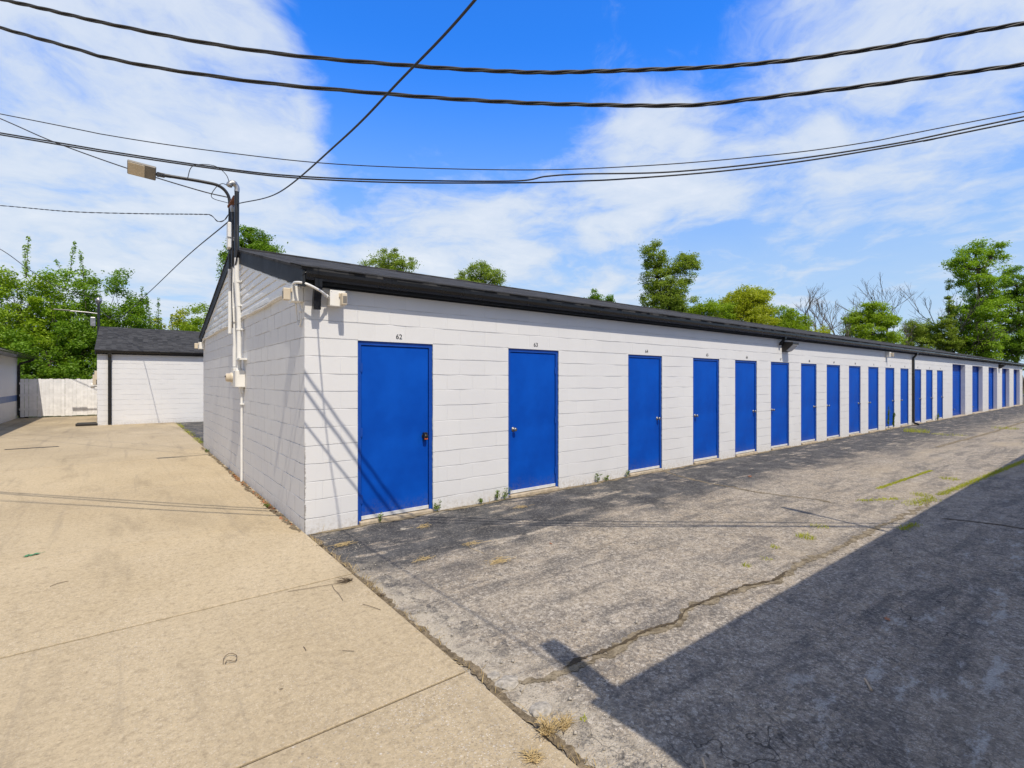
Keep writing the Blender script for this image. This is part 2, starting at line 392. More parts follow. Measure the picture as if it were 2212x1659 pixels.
M['cable'] = paint('weathered_black_cable', (.030, .029, .028), .55, .35, 14)
M['alu'] = paint('aluminium_strand', (.20, .195, .185), .45, .25, 14, .6)
M['wire'] = paint('black_wire', (.022, .023, .026), .6, .2)
M['fence'] = paint('white_fence_boards', (.82, .82, .825), .6, .10, 4, bump=.2, bscale=25)
M['brown_wood'] = paint('weathered_brown_boards', (.075, .050, .032), .8, .3, 5, bump=.4)
M['number'] = paint('black_numerals', (.010, .010, .014), .5, .1)
M['sweep'] = paint('pale_metal_sweep', (.68, .69, .70), .4, .08, 15, .1)
M['sill'] = paint('concrete_sill', (.44, .37, .27), .9, .2, 12, bump=.6)
M['stripe'] = paint('blue_stripe', (.06, .13, .33), .5, .08)
M['dark_in'] = paint('dark_interior', (.02, .02, .02), .9, .1)
M['concrete'] = concrete_mat()
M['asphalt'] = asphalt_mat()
M['dirt'] = dirt_mat('joint_dirt', (.10, .078, .050), (.27, .215, .145))
M['sand'] = dirt_mat('crack_silt', (.115, .092, .060), (.31, .26, .185), 14)
M['joint'] = dirt_mat('joint_grit', (.06, .047, .032), (.13, .10, .065), 40)  # dark grit filling joints and cracks, its own colour
M['straw'] = paint('dry_straw', (.50, .38, .19), .8, .3, 30)
M['twig'] = paint('grey_twig', (.13, .095, .06), .85, .3, 30)
M['palewood'] = paint('pale_stick', (.55, .42, .28), .8, .15, 30)
M['weed'] = leaf_mat('weed_leaf', (.07, .13, .02), (.17, .24, .035), .3)
M['grass'] = leaf_mat('grass_blade', (.27, .31, .02), (.45, .46, .04), .3)
M['drygrass'] = leaf_mat('dry_blade', (.30, .21, .10), (.52, .40, .20), .2)
M['brownleaf'] = paint('brown_leaf', (.34, .13, .05), .7, .3, 30)
M['greenleaf'] = paint('dropped_green_leaf', (.07, .24, .10), .6, .25, 30)
M['leaf_a'] = leaf_mat('leaf_mid_green', (.10, .19, .012), (.27, .42, .030))
M['leaf_b'] = leaf_mat('leaf_yellow_green', (.20, .26, .014), (.40, .44, .032))
M['leaf_c'] = leaf_mat('leaf_olive', (.115, .18, .020), (.28, .37, .050))
M['leaf_d'] = leaf_mat('leaf_dark_green', (.072, .155, .012), (.19, .32, .026))
M['leaf_e'] = leaf_mat('leaf_bright_green', (.13, .22, .012), (.30, .42, .028))
M['bark'] = paint('bark', (.085, .068, .052), .9, .35, 6, bump=.8, bscale=18)
M['bark_pale'] = paint('dead_bark', (.125, .105, .088), .9, .3, 6, bump=.6, bscale=18)
M['stone'] = paint('pale_chip', (.36, .33, .285), .85, .35, 40)
gt = NT('meadow'); gv = gt.coord()
gt.bsdf(gt.mix(gt.ramp(gt.noise(gv, .7, 6, .7), .35, .68), (.035, .055, .014), (.11, .10, .045)), .95, 0, gt.bump(gt.noise(gv, 9, 5, .7), .8, .1), .2)
M['meadow'] = gt.done()

def door_mat():
    t = NT('blue_door_paint'); v = t.coord(); x, y, z = t.sep(v)
    n = t.noise(v, 1.4, 4, .6)
    c = t.mix(t.ramp(n, .3, .7), (.0005, .058, .385), (.0008, .082, .49))
    sc = t.math('MULTIPLY', t.ramp(t.noise(t.map(v, (1, 1, 6)), 16, 5, .75), .66, .74), t.ramp(z, .5, .05))
    c = t.mix(t.math('MULTIPLY', sc, .5), c, (.12, .16, .22))
    dst = t.math('MULTIPLY', t.ramp(t.math('ADD', z, t.math('MULTIPLY', t.noise(v, 6, 4, .7), .3)), .16, .42, .45, 0), t.ramp(t.noise(v, 30, 3, .7), .35, .65))
    c = t.mix(dst, c, (.13, .13, .13))
    t.bsdf(c, t.ramp(n, .2, .8, .42, .56), 0, t.bump(t.noise(v, 2.2, 3), .35, .012), .16)
    return t.done()
M['blue'] = door_mat()
M['blue_frame'] = paint('blue_frame_paint', (.0018, .058, .36), .42, .08)
M['peel'] = paint('chipped_frame_edge', (.30, .36, .40), .7, .3, 30)

# ------------------------------------------------------------------ setting: ground sheets
g = MB(); n = 48
ring = [(math.cos(2*math.pi*i/n)*900, math.sin(2*math.pi*i/n)*900, -.09) for i in range(n)]
g.add(ring, [tuple(range(n))]); tag(g.build('ground', M['meadow']), kind='structure')
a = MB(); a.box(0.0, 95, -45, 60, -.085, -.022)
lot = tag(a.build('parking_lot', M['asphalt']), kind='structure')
# concrete drive: slabs with real gaps
ys = [-14, -11.1, -9.1, -7.2, -5.25, -3.33, -1.47, .70, 4.02, 7.5, 11.2, 15.0, 18.95, 22.6, 26.4]
xs = [-24, -14.6, -9.8, -5.05, 0.0]
dr = MB()
for i in range(len(ys)-1):
    for j in range(len(xs)-1):
        k = .008
        dr.box(xs[j]+k, xs[j+1]-(k if j < len(xs)-2 else -.004), ys[i]+k, ys[i+1]-k, -.075, rng.uniform(-.002, .002), bev=.004)
drive = tag(dr.build('driveway', M['concrete']), kind='structure')
gj = MB(); gj.box(-24, -.002, -14, 26.4, -.08, -.010)
gj.build('joint_filler', M['joint'], drive)

def ribbon(pts, w, z, rg, jag=.35, step=.02):
    P = [Vector(p) for p in pts]; out = []
    for a, b in zip(P, P[1:]):
        L = (b-a).length; m = max(1, int(L/step))
        for k in range(m): out.append(a.lerp(b, k/m))
    out.append(P[-1]); m = len(out); vs = []; fs = []
    o1 = o2 = off = 0
    for i, p in enumerate(out):
        t = (out[min(i+1, m-1)]-out[max(i-1, 0)]).normalized(); nn = Vector((-t.y, t.x, 0))
        o1 = .62*o1+rg.uniform(-1, 1)*jag*.75; o2 = .62*o2+rg.uniform(-1, 1)*jag*.75; off = .86*off+rg.uniform(-1, 1)*(w(.5) if callable(w) else w)*jag*.35
        ww = w(i/(m-1)) if callable(w) else w
        e = min(1, i/6, (m-1-i)/6)
        vs += [p+nn*(off+ww*.5*e*max(.15, 1+o1))+Vector((0, 0, z)), p+nn*(off-ww*.5*e*max(.15, 1+o2))+Vector((0, 0, z))]
        if i: fs.append((2*i-2, 2*i-1, 2*i+1, 2*i))
    return vs, fs
def z6(x, y): return gp((1500+x/1.407)/1.38888, (1400+y/1.407)/1.38888)
AZ = -.022
def crack(pts, w, m, jag=.5, z=AZ+.004):
    vs, fs = ribbon(pts, w, z, rng, jag); b = MB(); b.add(vs, fs)
    return b.build('crack', m, lot)
main_crack = [z6(*p) for p in [(40, 905), (160, 890), (265, 850), (330, 810), (400, 785), (500, 745), (600, 690), (740, 650), (790, 600), (850, 575), (950, 530), (1050, 495), (1150, 475), (1220, 430), (1300, 385), (1400, 345), (1480, 305), (1550, 268), (1640, 230), (1730, 190), (1830, 140)]]
crack(main_crack, lambda f: .04+.035*math.sin(f*17)**2, M['sand'], .7)
crack([p+Vector((0, .012, 0)) for p in main_crack[2:14]], .020, M['joint'], 1.1, AZ+.008)
c2 = [z6(*p) for p in [(690, 15), (760, 35), (850, 60), (950, 76), (1050, 95), (1200, 118), (1330, 132), (1420, 150)]]
crack(c2, .05, M['sand'], .9)
crack([z6(*p) for p in [(1840, 208), (1950, 220), (2080, 235), (2212, 255), (2400, 280)]], .035, M['joint'], .5)
0 and crack([z6(*p) for p in [(560, 900), (700, 895), (830, 880), (960, 870)]], .012, M['joint'], .9)
crack([Vector((15, -2.35, 0)), Vector((22, -2.5, 0)), Vector((34, -2.45, 0)), Vector((49, -2.5, 0))], .10, M['sand'], .4)
# dirt that has filled the joint between slab and asphalt
vs, fs = ribbon([Vector((.035, -8, 0)), Vector((.035, -3.6, 0)), Vector((.03, -2, 0)), Vector((.035, -.05, 0))], .055, AZ+.010, rng, .6, .02)
b = MB(); b.add(vs, fs); b.build('joint_dirt', M['dirt'], lot)
vs, fs = ribbon([Vector((.03, 9.3, 0)), Vector((.03, 14, 0)), Vector((.03, 18.9, 0))], .12, AZ+.010, rng, .5, .05)
b = MB(); b.add(vs, fs); b.build('joint_dirt', M['dirt'], lot)
vs, fs = ribbon([Vector((.02, -.035, 0)), Vector((10, -.035, 0)), Vector((50, -.035, 0))], .11, AZ+.006, rng, .5, .05)
b = MB(); b.add(vs, fs); b.build('wall_foot_dirt', M['sand'], lot)
vs, fs = ribbon([Vector((-.035, .05, 0)), Vector((-.035, 9.2, 0))], .06, .005, rng, .7, .03)
b = MB(); b.add(vs, fs); b.build('wall_foot_dirt', M['dirt'], drive)
# ------------------------------------------------------------------ block walls with recessed joints
def cmu_sheet(mb, o, u, nrm, u0, u1, z0, z1, rg, depth=.0085, step=.2032):
    if u1-u0 < .01 or z1-z0 < .01: return
    u = Vector(u); nrm = Vector(nrm); o = Vector(o)
    us = [u0]; k = math.floor(u0/step)+1
    while k*step < u1-.01:
        if k*step > u0+.01: us.append(k*step)
        k += 1
    us.append(u1)
    zs = [(z0, 0, 0)]
    k = math.ceil((z0-JZ)/COURSE)
    while JZ+k*COURSE < z1-.012:
        zj = JZ+k*COURSE
        if zj > z0+.012:
            zs += [(zj-.0075, 0, k), (zj-.0055, 1, k), (zj+.0025, 1, k), (zj+.0045, 0, k)]
        k += 1
    zs.append((z1, 0, 0))
    vs = []
    for i, uu in enumerate(us):
        for (z, dp, k) in zs:
            h = random.Random(round(uu*50)*131+k*977+11)
            d = depth*dp*h.choice((.12, .35, .7, 1, 1, 1.15))
            jz = h.uniform(-.0045, .0045) if k else 0
            vs.append(o+u*uu+Vector((0, 0, z+jz))-nrm*d)
    nz = len(zs)
    mb.add(vs, [(i*nz+j, (i+1)*nz+j, (i+1)*nz+j+1, i*nz+j+1) for i in range(len(us)-1) for j in range(nz-1)])

FRZ = 2.757           # bottom of the black frieze on the door front
BL, BW, RIDGE, RY = 50.0, 9.2, 4.115, 4.45
EY, EZ = -.20, 2.930  # roof edge on the door front

bld = empty('storage_building', (0, 0, 0), 'long white block storage building with a row of bright blue doors', 'storage building')
W1 = 1.010; DH = 2.180
dx = {62: .603, 63: 2.857, 64: 5.577, 65: 7.640}
for k in range(66, 77): dx[k] = 9.32+1.722*(k-66)
rolls = [(29.3+4.22*k, 29.3+4.22*k+2.6) for k in range(5)]
RH = 2.515
ops = [(dx[k], dx[k]+W1, DH) for k in sorted(dx)] + [(a, b, RH) for a, b in rolls]
w = MB()
px = 0.0
for a, b, h in ops:
    cmu_sheet(w, (0, 0, 0), (1, 0, 0), (0, -1, 0), px, a, -.06, FRZ+.1, rng)
    cmu_sheet(w, (0, 0, 0), (1, 0, 0), (0, -1, 0), a, b, h, FRZ+.1, rng)
    rv = .20
    w.quad((a, 0, -.06), (a, rv, -.06), (a, rv, h), (a, 0, h))
    w.quad((b, 0, -.06), (b, rv, -.06), (b, rv, h), (b, 0, h))
    w.quad((a, 0, h), (b, 0, h), (b, rv, h), (a, rv, h))
    px = b
cmu_sheet(w, (0, 0, 0), (1, 0, 0), (0, -1, 0), px, BL, -.06, FRZ+.1, rng)
w.quad((0, .21, -.06), (BL, .21, -.06), (BL, .21, FRZ+.1), (0, .21, FRZ+.1))
fw = w.build('wall', M['cmu_x'], bld)
w = MB()
cmu_sheet(w, (0, 0, 0), (0, 1, 0), (-1, 0, 0), 0, BW, -.06, 2.80, rng, .011)
w.build('wall', M['cmu_y'], bld)
w = MB()   # far gable end and back wall
cmu_sheet(w, (BL, 0, 0), (0, 1, 0), (1, 0, 0), 0, BW, -.06, 2.80, rng)
w.add([(BL, 0, 2.8), (BL, BW, 2.8), (BL, RY, RIDGE-.06)], [(0, 1, 2)])
w.build('wall', M['cmu_y'], bld)
w = MB()
cmu_sheet(w, (0, BW, 0), (1, 0, 0), (0, 1, 0), 0, BL, -.06, 2.86, rng, step=1.6)
w.build('wall', M['cmu_x'], bld)
# gable: vinyl siding, wavy boards with a real lip
sd = MB(); SX = -.030; SB = 2.770; BD = .118
def roof_z(y): return EZ+(RIDGE-EZ)*(y-EY)/(RY-EY) if y < RY else RIDGE-(RIDGE-2.84)*(y-RY)/(BW+.2-RY)
nb = 12
for k in range(nb):
    zb, zt = SB+k*BD, SB+(k+1)*BD+.004
    # stretch of the board below the roof line
    ya, yb = .0, BW
    if zt > roof_z(0): ya = EY+(zt-.02-EZ)/(RIDGE-EZ)*(RY-EY)
    if zt > roof_z(BW): yb = RY+(RIDGE-zt+.02)/(RIDGE-2.84)*(BW+.2-RY)
    ya = max(0, ya-.35); yb = min(BW, yb+.35)
    if zb > RIDGE-.1 or yb-ya < .1: continue
    m = int((yb-ya)/.09)+2; vs = []; ph = rng.random()*6
    for i in range(m):
        y = ya+(yb-ya)*i/(m-1)
        lim = roof_z(y)-.05
        wv = .0016*math.sin(y*7.3+ph)+.0012*math.sin(y*17+ph*2.1)+rng.uniform(-.0006, .0006)
        lip = .0160+.0036*math.sin(y*5.1+ph*1.7)+wv*1.6
        z_ = lambda q: min(q, lim)
        vs += [(SX, y, z_(zb)), (SX-lip, y, z_(zb)), (SX-lip*1.02, y, z_(zb+.02)), (SX-lip, y, z_(zb+BD*.46)), (SX-.0005, y, z_(zt))]
    sd.add(vs, [(5*i+j, 5*i+5+j, 5*i+6+j, 5*i+1+j) for i in range(m-1) for j in range(4)])
sd.build('gable_siding', M['siding'], bld)
tr = MB()
tr.box(-.036, .0, 0, BW, SB-.028, SB-.002, bev=.004)
pts = [Vector((-.045, y, SB-.018+.010*math.sin(y*2.3)+.006*math.sin(y*6.1))) for y in np.linspace(.30, BW+.02, 60)]
tr.tube(pts, .012, 6)
tr.build('siding_trim', M['siding'], bld)
# roof slabs, rake boards, fascia, frieze
rf = MB()
rf.prism([(EY, EZ), (RY, RIDGE), (RY, RIDGE-.035), (EY, EZ-.030)], 'x', -.085, BL+.1)
rf.prism([(RY, RIDGE), (BW+.2, 2.84), (BW+.2, 2.81), (RY, RIDGE-.035)], 'x', -.085, BL+.1)
sl_p = (RIDGE-EZ)/(RY-EY)
for row in range(3):
    y0 = EY-.012+row*.14; xx = -.09; vs_ = []
    while xx < BL+.09:
        q = rng.uniform(-.010, .012); w_ = rng.uniform(.10, .24)
        for x_ in (xx, min(BL+.095, xx+w_-.004)):
            zz = EZ+(y0+q-EY)*sl_p
            vs_ += [(x_, y0+q, zz+.002), (x_, y0+q, zz+.010), (x_, y0+.19, EZ+(y0+.19-EY)*sl_p+.006), (x_, y0+.19, EZ+(y0+.19-EY)*sl_p+.001)]
        xx += w_
    n4 = len(vs_)//4
    rf.add(vs_, [(4*i+j, 4*i+(j+1) % 4, 4*i+4+(j+1) % 4, 4*i+4+j) for i in range(n4-1) for j in range(4)])
rf.tube([(-.085, RY, RIDGE+.002), (BL+.1, RY, RIDGE+.002)], .03, 6)
rf.build('roof', M['shingle'], bld)
FH = .205
for x0, x1 in ((-.072, -.044), (BL+.02, BL+.05)):
    rk = MB()
    rk.prism([(EY+.005, EZ-.032), (RY, RIDGE-.037), (BW+.19, 2.805), (BW+.19, 2.805-FH*.8), (RY, RIDGE-.037-FH), (EY+.005, EZ-.032-FH*.92)], 'x', x0, x1)
    rk.build('rake_board', M['black'], bld)
tm = MB()          # thin white trim under the rake
for (ya, za), (yb, zb) in (((.0, roof_z(0)-.262), (RY, RIDGE-.262)), ((RY, RIDGE-.262), (BW, roof_z(BW)-.262))):
    tm.prism([(ya, za+.02), (yb, zb+.02), (yb, zb-.004), (ya, za-.004)], 'x', -.052, -.030)
tm.build('rake_trim', M['siding'], bld)
fz = MB()
fz.box(.0, BL, -.022, .0, FRZ, 2.90)
fz.box(-.043, BL, -.105, -.085, 2.77, 2.895)         # fascia behind the gutter
fz.box(-.043, BL, -.085, -.022, 2.805, 2.815)         # soffit
fz.build('fascia', M['black'], bld)
gu = MB()
prof = [(-.105, 2.905), (-.105, 2.805), (-.165, 2.800), (-.172, 2.828), (-.196, 2.862), (-.198, 2.905), (-.186, 2.905), (-.184, 2.868), (-.160, 2.835), (-.155, 2.812), (-.112, 2.815), (-.110, 2.905)]
seams = [-.05, 12.0, 12.0, 23.0, 23.0, 34, 34, BL+.1]
for a, b_, dz in ((-.03, 12.1, 0), (12.06, 23.2, -.006), (23.16, 37.0, 0), (36.96, BL+.08, -.004)):
    gu.prism([(y, z+dz) for y, z in prof], 'x', a, b_)
for a in (12.08, 23.18, 36.98):
    gu.prism([(y*1.03+.003, z-.003) for y, z in prof[:6]]+[(-.12, 2.912)], 'x', a-.05, a+.05)
gu.box(-.034, -.028, -.198, -.105, 2.800, 2.905)
gu.tube([(-.036, -.15, 2.85), (-.06, -.17, 2.835), (-.075, -.185, 2.83), (-.06, -.2, 2.85), (-.036, -.195, 2.87)], .006, 6)
gu.build('gutter', M['gutter'], bld)
def downspout(parent, pts, w_=.038, d_=.026, name='downspout', m=None, along=Vector((1, 0, 0))):
    b = MB(); P = [Vector(p) for p in pts]; vs = []
    for i, p in enumerate(P):
        t = (P[min(i+1, len(P)-1)]-P[max(i-1, 0)]).normalized(); nn = t.cross(along).normalized()
        vs += [p+along*w_+nn*d_, p-along*w_+nn*d_, p-along*w_-nn*d_, p+along*w_-nn*d_]
    n_ = len(P)
    b.add(vs, [(4*i+k, 4*i+(k+1) % 4, 4*i+4+(k+1) % 4, 4*i+4+k) for i in range(n_-1) for k in range(4)])
    b.add(vs[:4], [(0, 1, 2, 3)]); b.add(vs[-4:], [(0, 1, 2, 3)])
    return b.build(name, m or M['gutter'], parent)
downspout(bld, [(.10, -.150, 2.82), (.10, -.150, 2.74), (.10, -.125, 2.66), (.10, -.105, 2.60), (.10, -.10, 2.49)], .040, .030)
downspout(bld, [(22.85, -.150, 2.82), (22.85, -.150, 2.76), (22.85, -.05, 2.62), (22.85, -.045, 2.5), (22.85, -.045, .12), (22.85, -.06, .06), (22.85, -.22, .01)], .045, .032)
downspout(bld, [(11.47, -.150, 2.82), (11.47, -.150, 2.76), (11.47, -.05, 2.66), (11.47, -.045, 2.60)], .030, .025)

# ------------------------------------------------------------------ doors
def text_mesh(txt, size):
    cu = bpy.data.curves.new('n', 'FONT'); cu.body = txt; cu.size = size; cu.align_x = 'CENTER'; cu.extrude = .0012; cu.resolution_u = 4
    ob = bpy.data.objects.new('n', cu); col.objects.link(ob); bpy.context.view_layer.update()
    me = bpy.data.meshes.new_from_object(ob.evaluated_get(bpy.context.evaluated_depsgraph_get()))
    bpy.data.objects.remove(ob); me.materials.clear(); me.materials.append(M['number']); me.name = 'door_number'
    return me
protos = {}
def make_door(k, right_knob, dark):
    """leaf mesh is the part; frame, knob, hinges, sweep and sill are its sub-parts; origin at the bottom left of the opening"""
    x0 = dx[k]
    key = (right_knob, dark)
    if key not in protos:
        b = MB(); b.box(.057, W1-.057, .030, .074, .045, DH-.057, bev=.003)
        leaf = b.build('door', M['blue'], bld)
        leaf.location = (x0, 0, 0)
        P = leaf
        def sub(mb, name, m):
            for i, v in enumerate(mb.v): mb.v[i] = (v[0]+x0, v[1], v[2])
            return mb.build(name, m, P)
        f = MB()
        ip = [(.05, -.03), (.05, DH-.05), (W1-.05, DH-.05), (W1-.05, -.03), (W1, -.03), (W1, DH), (0, DH), (0, -.03)]
        fv = [(q[0], yy, q[1]) for yy in (.018, .13) for q in ip]
        f.add(fv, [(0, 1, 6, 7), (1, 2, 5, 6), (2, 3, 4, 5), (8, 9, 14, 15), (9, 10, 13, 14), (10, 11, 12, 13)]+[(i, (i+1) % 8, 8+(i+1) % 8, 8+i) for i in range(8)])
        sub(f, 'door_frame', M['blue_frame'])
        rg = random.Random(k)             # chipped caulk bead down each jamb
        for xx in (.0, W1):
            e = MB(); zz = np.linspace(.0, DH, 60); vs_ = []
            for z in zz:
                q = rg.choice((.0004, .001, .003, .006)); vs_ += [(xx-q, .0165, z), (xx+.004+q*.3, .0165, z), (xx+.004+q*.3, .003, z), (xx-q, .003, z)]
            e.add(vs_, [(4*i+j, 4*i+(j+1) % 4, 4*i+4+(j+1) % 4, 4*i+4+j) for i in range(59) for j in range(4)])
            sub(e, 'caulk_bead', M['peel'])
        kx = W1-.115 if right_knob else .115; s = 1
        kb = MB(); kb.lathe((kx, .030, .98), (0, -1, 0), [(0, .036), (.006, .036), (.010, .030), (.012, .014), (.036, .013), (.042, .024), (.052, .029), (.064, .027), (.070, .018), (.072, .004)], 18)
        if dark: kb.box(kx-.026, kx+.026, -.026, .030, .93, 1.03, bev=.008)
        sub(kb, 'door_knob', M['dark_knob'] if dark else M['knob'])
        if dark:
            oc = MB(); oc.box(kx-.022, kx+.022, -.033, -.028, .940, .975, bev=.002); sub(oc, 'lock_cover', M['orange'])
        hx = .052 if right_knob else W1-.052
        for hz in (.28, 1.08, 1.86):
            h = MB(); h.tube([(hx, .019, hz-.055), (hx, .019, hz+.055)], .008, 8); h.box(hx-.016, hx+.016, .014, .0185, hz-.05, hz+.05)
            sub(h, 'hinge', M['blue_frame'])
        sw = MB(); sw.box(.055, W1-.055, .020, .0295, .030, .075, bev=.002)
        for q in np.linspace(.12, W1-.12, 5): sw.lathe((q, .020, .045), (0, -1, 0), [(0, .005), (.002, .004), (.003, .001)], 8)
        sub(sw, 'door_sweep', M['sweep'])
        si = MB(); si.box(.02, W1-.02, -.045, .14, -.06, .020, bev=.006); sub(si, 'door_sill', M['sill'])
        protos[key] = leaf
    else:
        leaf = copy_tree(protos[key], bld); leaf.location = (x0, 0, 0)
        for ch in list(leaf.children):
            if ch.name.startswith('door_number'): bpy.data.objects.remove(ch)
    nm = bpy.data.objects.new('door_number', text_mesh(str(k), .088)); col.objects.link(nm); nm.parent = leaf
    nm.location = (.53, -.002, 2.222); nm.rotation_euler = (R(90), 0, 0)
    return leaf
knobs = {62: 1, 63: 0, 64: 1, 65: 0, 66: 1, 67: 0, 68: 1, 69: 0, 70: 1, 71: 0, 72: 1, 73: 0, 74: 1, 75: 1, 76: 1}
for k in sorted(dx):
    make_door(k, bool(knobs[k]), k in (62,))
for i, (a, b_) in enumerate(rolls):
    o = MB(); x0, x1 = a+.02, b_-.02
    N_ = 26; vs = []
    for j in range(N_*4+1):
        z = .01+(RH-.02)*j/(N_*4)
        d = .012*math.sin(j/4*2*math.pi)
        vs += [(x0, .205+d*.22, z), (x1, .205+d*.22, z)]
    o.add(vs, [(2*j, 2*j+1, 2*j+3, 2*j+2) for j in range(N_*4)])
    o.box(x0, x1, .19, .21, .0, .05)
    r_ = o.build('roll_up_door', M['blue'], bld)
    for xa in (a+.002, b_-.05):
        q = MB(); q.box(xa, xa+.048, .165, .189, -.02, RH-.01); q.build('door_track', M['blue_frame'], r_)
    h = MB(); h.box((a+b_)/2-.06, (a+b_)/2+.06, .16, .19, .30, .34, bev=.006); h.build('handle', M['galv'], r_)
    s_ = MB(); s_.box(a+.02, b_-.02, -.10, .16, -.06, .010, bev=.006); s_.build('door_sill', M['sill'], r_)

# ------------------------------------------------------------------ wall fittings (each hangs on the building: a thing of its own)
def flood(x, z, label):
    r = empty('wall_light', (x, 0, z), label, 'wall light', 'wedge wall lights on the door front')
    b = MB(); w_ = .17
    b.prism([(-.003, z+.13), (-.27, z+.10), (-.27, z+.055), (-.09, z-.11), (-.003, z-.13)], 'x', x-w_, x+w_); b.build('housing', M['bronze'], r)
    l = MB()
    A, B = Vector((0, -.262, z+.040)), Vector((0, -.105, z-.104)); nn = Vector((0, -.65, -.76))*.008
    l.add([(x-w_+.025, A.y+nn.y, A.z+nn.z), (x+w_-.025, A.y+nn.y, A.z+nn.z), (x+w_-.025, B.y+nn.y, B.z+nn.z), (x-w_+.025, B.y+nn.y, B.z+nn.z),
           (x-w_+.025, A.y, A.z), (x+w_-.025, A.y, A.z), (x+w_-.025, B.y, B.z), (x-w_+.025, B.y, B.z)], [(0, 1, 2, 3), (0, 1, 5, 4), (1, 2, 6, 5), (2, 3, 7, 6), (3, 0, 4, 7)])
    l.build('lens', M['glass'], r)
flood(11.80, 2.575, 'dark wedge wall light with pale lens under the gutter above the sixth blue door')
flood(40.9, 2.60, 'dark wedge wall light far down the front between the roll-up doors')

def sensor_box(x, y, z, face, label):
    """white box with a tan sensor sticking out; face -1: looks to -Y (door front), 0: looks to -X (gable wall)"""
    r = empty('sensor_box', (x, y, z), label, 'sensor box', 'white sensor boxes on the building')
    def T(b):                       # built for the door front, turned for the gable wall
        if face == 0:
            b.v = [(x+(v[1]-y), y-(v[0]-x), v[2]) for v in b.v]
        return b
    b = MB(); b.box(x-.083, x+.083, y-.105, y, z-.085, z+.085, bev=.008); b.box(x-.088, x+.088, y-.118, y-.105, z-.090, z+.090, bev=.004)
    for sx in (-1, 1):
        for sz in (-1, 1): b.lathe((x+sx*.074, y-.118, z+sz*.076), (0, -1, 0), [(0, .006), (.002, .005), (.0025, .001)], 8)
    T(b).build('box', M['white_plastic'], r)
    s = MB(); s.box(x+.01, x+.075, y-.135, y-.118, z+.015, z+.06, bev=.004); s.box(x+.018, x+.078, y-.21, y-.135, z-.080, z+.055, bev=.010)
    T(s).build('sensor_head', M['tan_plastic'], r)
    g_ = MB(); g_.box(x+.026, x+.070, y-.213, y-.2105, z-.060, z+.020, bev=.001)
    T(g_).build('sensor_window', M['lamp_grey'], r)
    return r
sensor_box(.330, -.003, 2.635, -1, 'white box with tan sensor on the door front at the pipe end')
sensor_box(-.003, .10, 2.665, 0, 'white box with tan sensor on the gable wall above a cable loop')
sensor_box(19.75, -.003, 2.64, -1, 'small white sensor box far along the front above the blue doors')
sensor_box(-.003, 9.08, 2.60, 0, 'white sensor box at the far corner of the gable wall')
cp = MB(); cp.tube(spline([(-.10, .09, 2.775), (-.11, -.06, 2.772), (-.06, -.17, 2.755), (.02, -.20, 2.725), (.13, -.185, 2.678), (.215, -.10, 2.648), (.245, -.07, 2.640)], 8), .014, 10)
cp.lathe((.205, -.11, 2.652), (.6, .6, -.2), [(0, .022), (.02, .022), (.022, .016)], 10)
cp.tube([(-.10, .09, 2.775), (-.09, .10, 2.75)], .015, 8)
tag(cp.build('conduit', M['white_pipe']), 'short white pipe bridging the building corner between two sensor boxes', 'conduit')
lp = MB(); C_ = Vector((-.02, .13, 2.44))
lp.tube(spline([(-.05, .16, 2.575), (-.03, .215, 2.50), (-.022, .22, 2.41), (-.02, .17, 2.335), (-.02, .10, 2.33), (-.02, .055, 2.39), (-.025, .05, 2.47), (-.04, .07, 2.56)], 8), .009, 8)
lp.lathe((-.028, .052, 2.46), (0, 0, 1), [(0, .010), (.006, .018), (.04, .018), (.046, .012)], 10)
tag(lp.build('cable_loop', M['white_pipe']), 'white cable loop hanging under the sensor box at the corner', 'cable')

# service masts and street lamp at the gable peak
def pipe_part(root, name, pts, r, m, n=10):
    b = MB(); b.tube(pts, r, n); return b.build(name, m, root)
LX, LY = -.105, 4.34
lampz = 5.06
sl = empty('street_lamp', (LX, LY, 1.9), 'grey street lamp on a bent black arm fixed to the gable peak', 'street lamp', 'lamps on gable masts')
arm = spline([(LX, LY, 3.62), (LX, LY, 4.4), (LX, LY, 4.88), (LX-.05, LY, 5.06), (LX-.18, LY, 5.155), (LX-.40, LY, 5.165), (LX-.65, LY, 5.155), (-1.02, LY, 5.14)], 8)
pipe_part(sl, 'pole', arm, .027, M['black_pipe'], 12)
pipe_part(sl, 'lower_pole', [(LX, LY, 2.55), (LX, LY, 3.70)], .030, M['white_pipe'], 12)
b = MB(); b.tube([(-.98, LY, 5.142), (-1.10, LY, 5.135)], .030, 10); b.box(-1.17, -1.06, LY-.03, LY+.03, 5.10, 5.165, bev=.010); b.lathe((-1.15, LY-.04, 5.13), (0, 1, 0), [(0, .030), (.08, .030)], 12); b.lathe((-1.09, LY-.045, 5.13), (0, 1, 0), [(0, .008), (.09, .008)], 8)
b.build('bracket', M['black_pipe'], sl)
HP = (-1.18, LY, 5.13); rt = Matrix.Rotation(R(-36), 3, 'X') @ Matrix.Rotation(R(6), 3, 'Y')
b = MB(); b.box(-1.56, -1.18, LY-.125, LY+.125, 5.110, 5.160, bev=.014, rot=rt, piv=HP)
for i in range(7): b.box(-1.50+i*.045, -1.485+i*.045, LY-.10, LY+.10, 5.158, 5.178, rot=rt, piv=HP)
b.build('lamp_head', M['lamp_grey'], sl)
b = MB(); b.box(-1.55, -1.33, LY-.112, LY+.112, 5.102, 5.111, bev=.003, rot=rt, piv=HP); b.build('lens', M['lens'], sl)
b = MB(); b.box(LX-.035, LX+.05, LY-.6, LY+.03, 4.805, 4.840); b.build('clamp', M['rust'], sl)

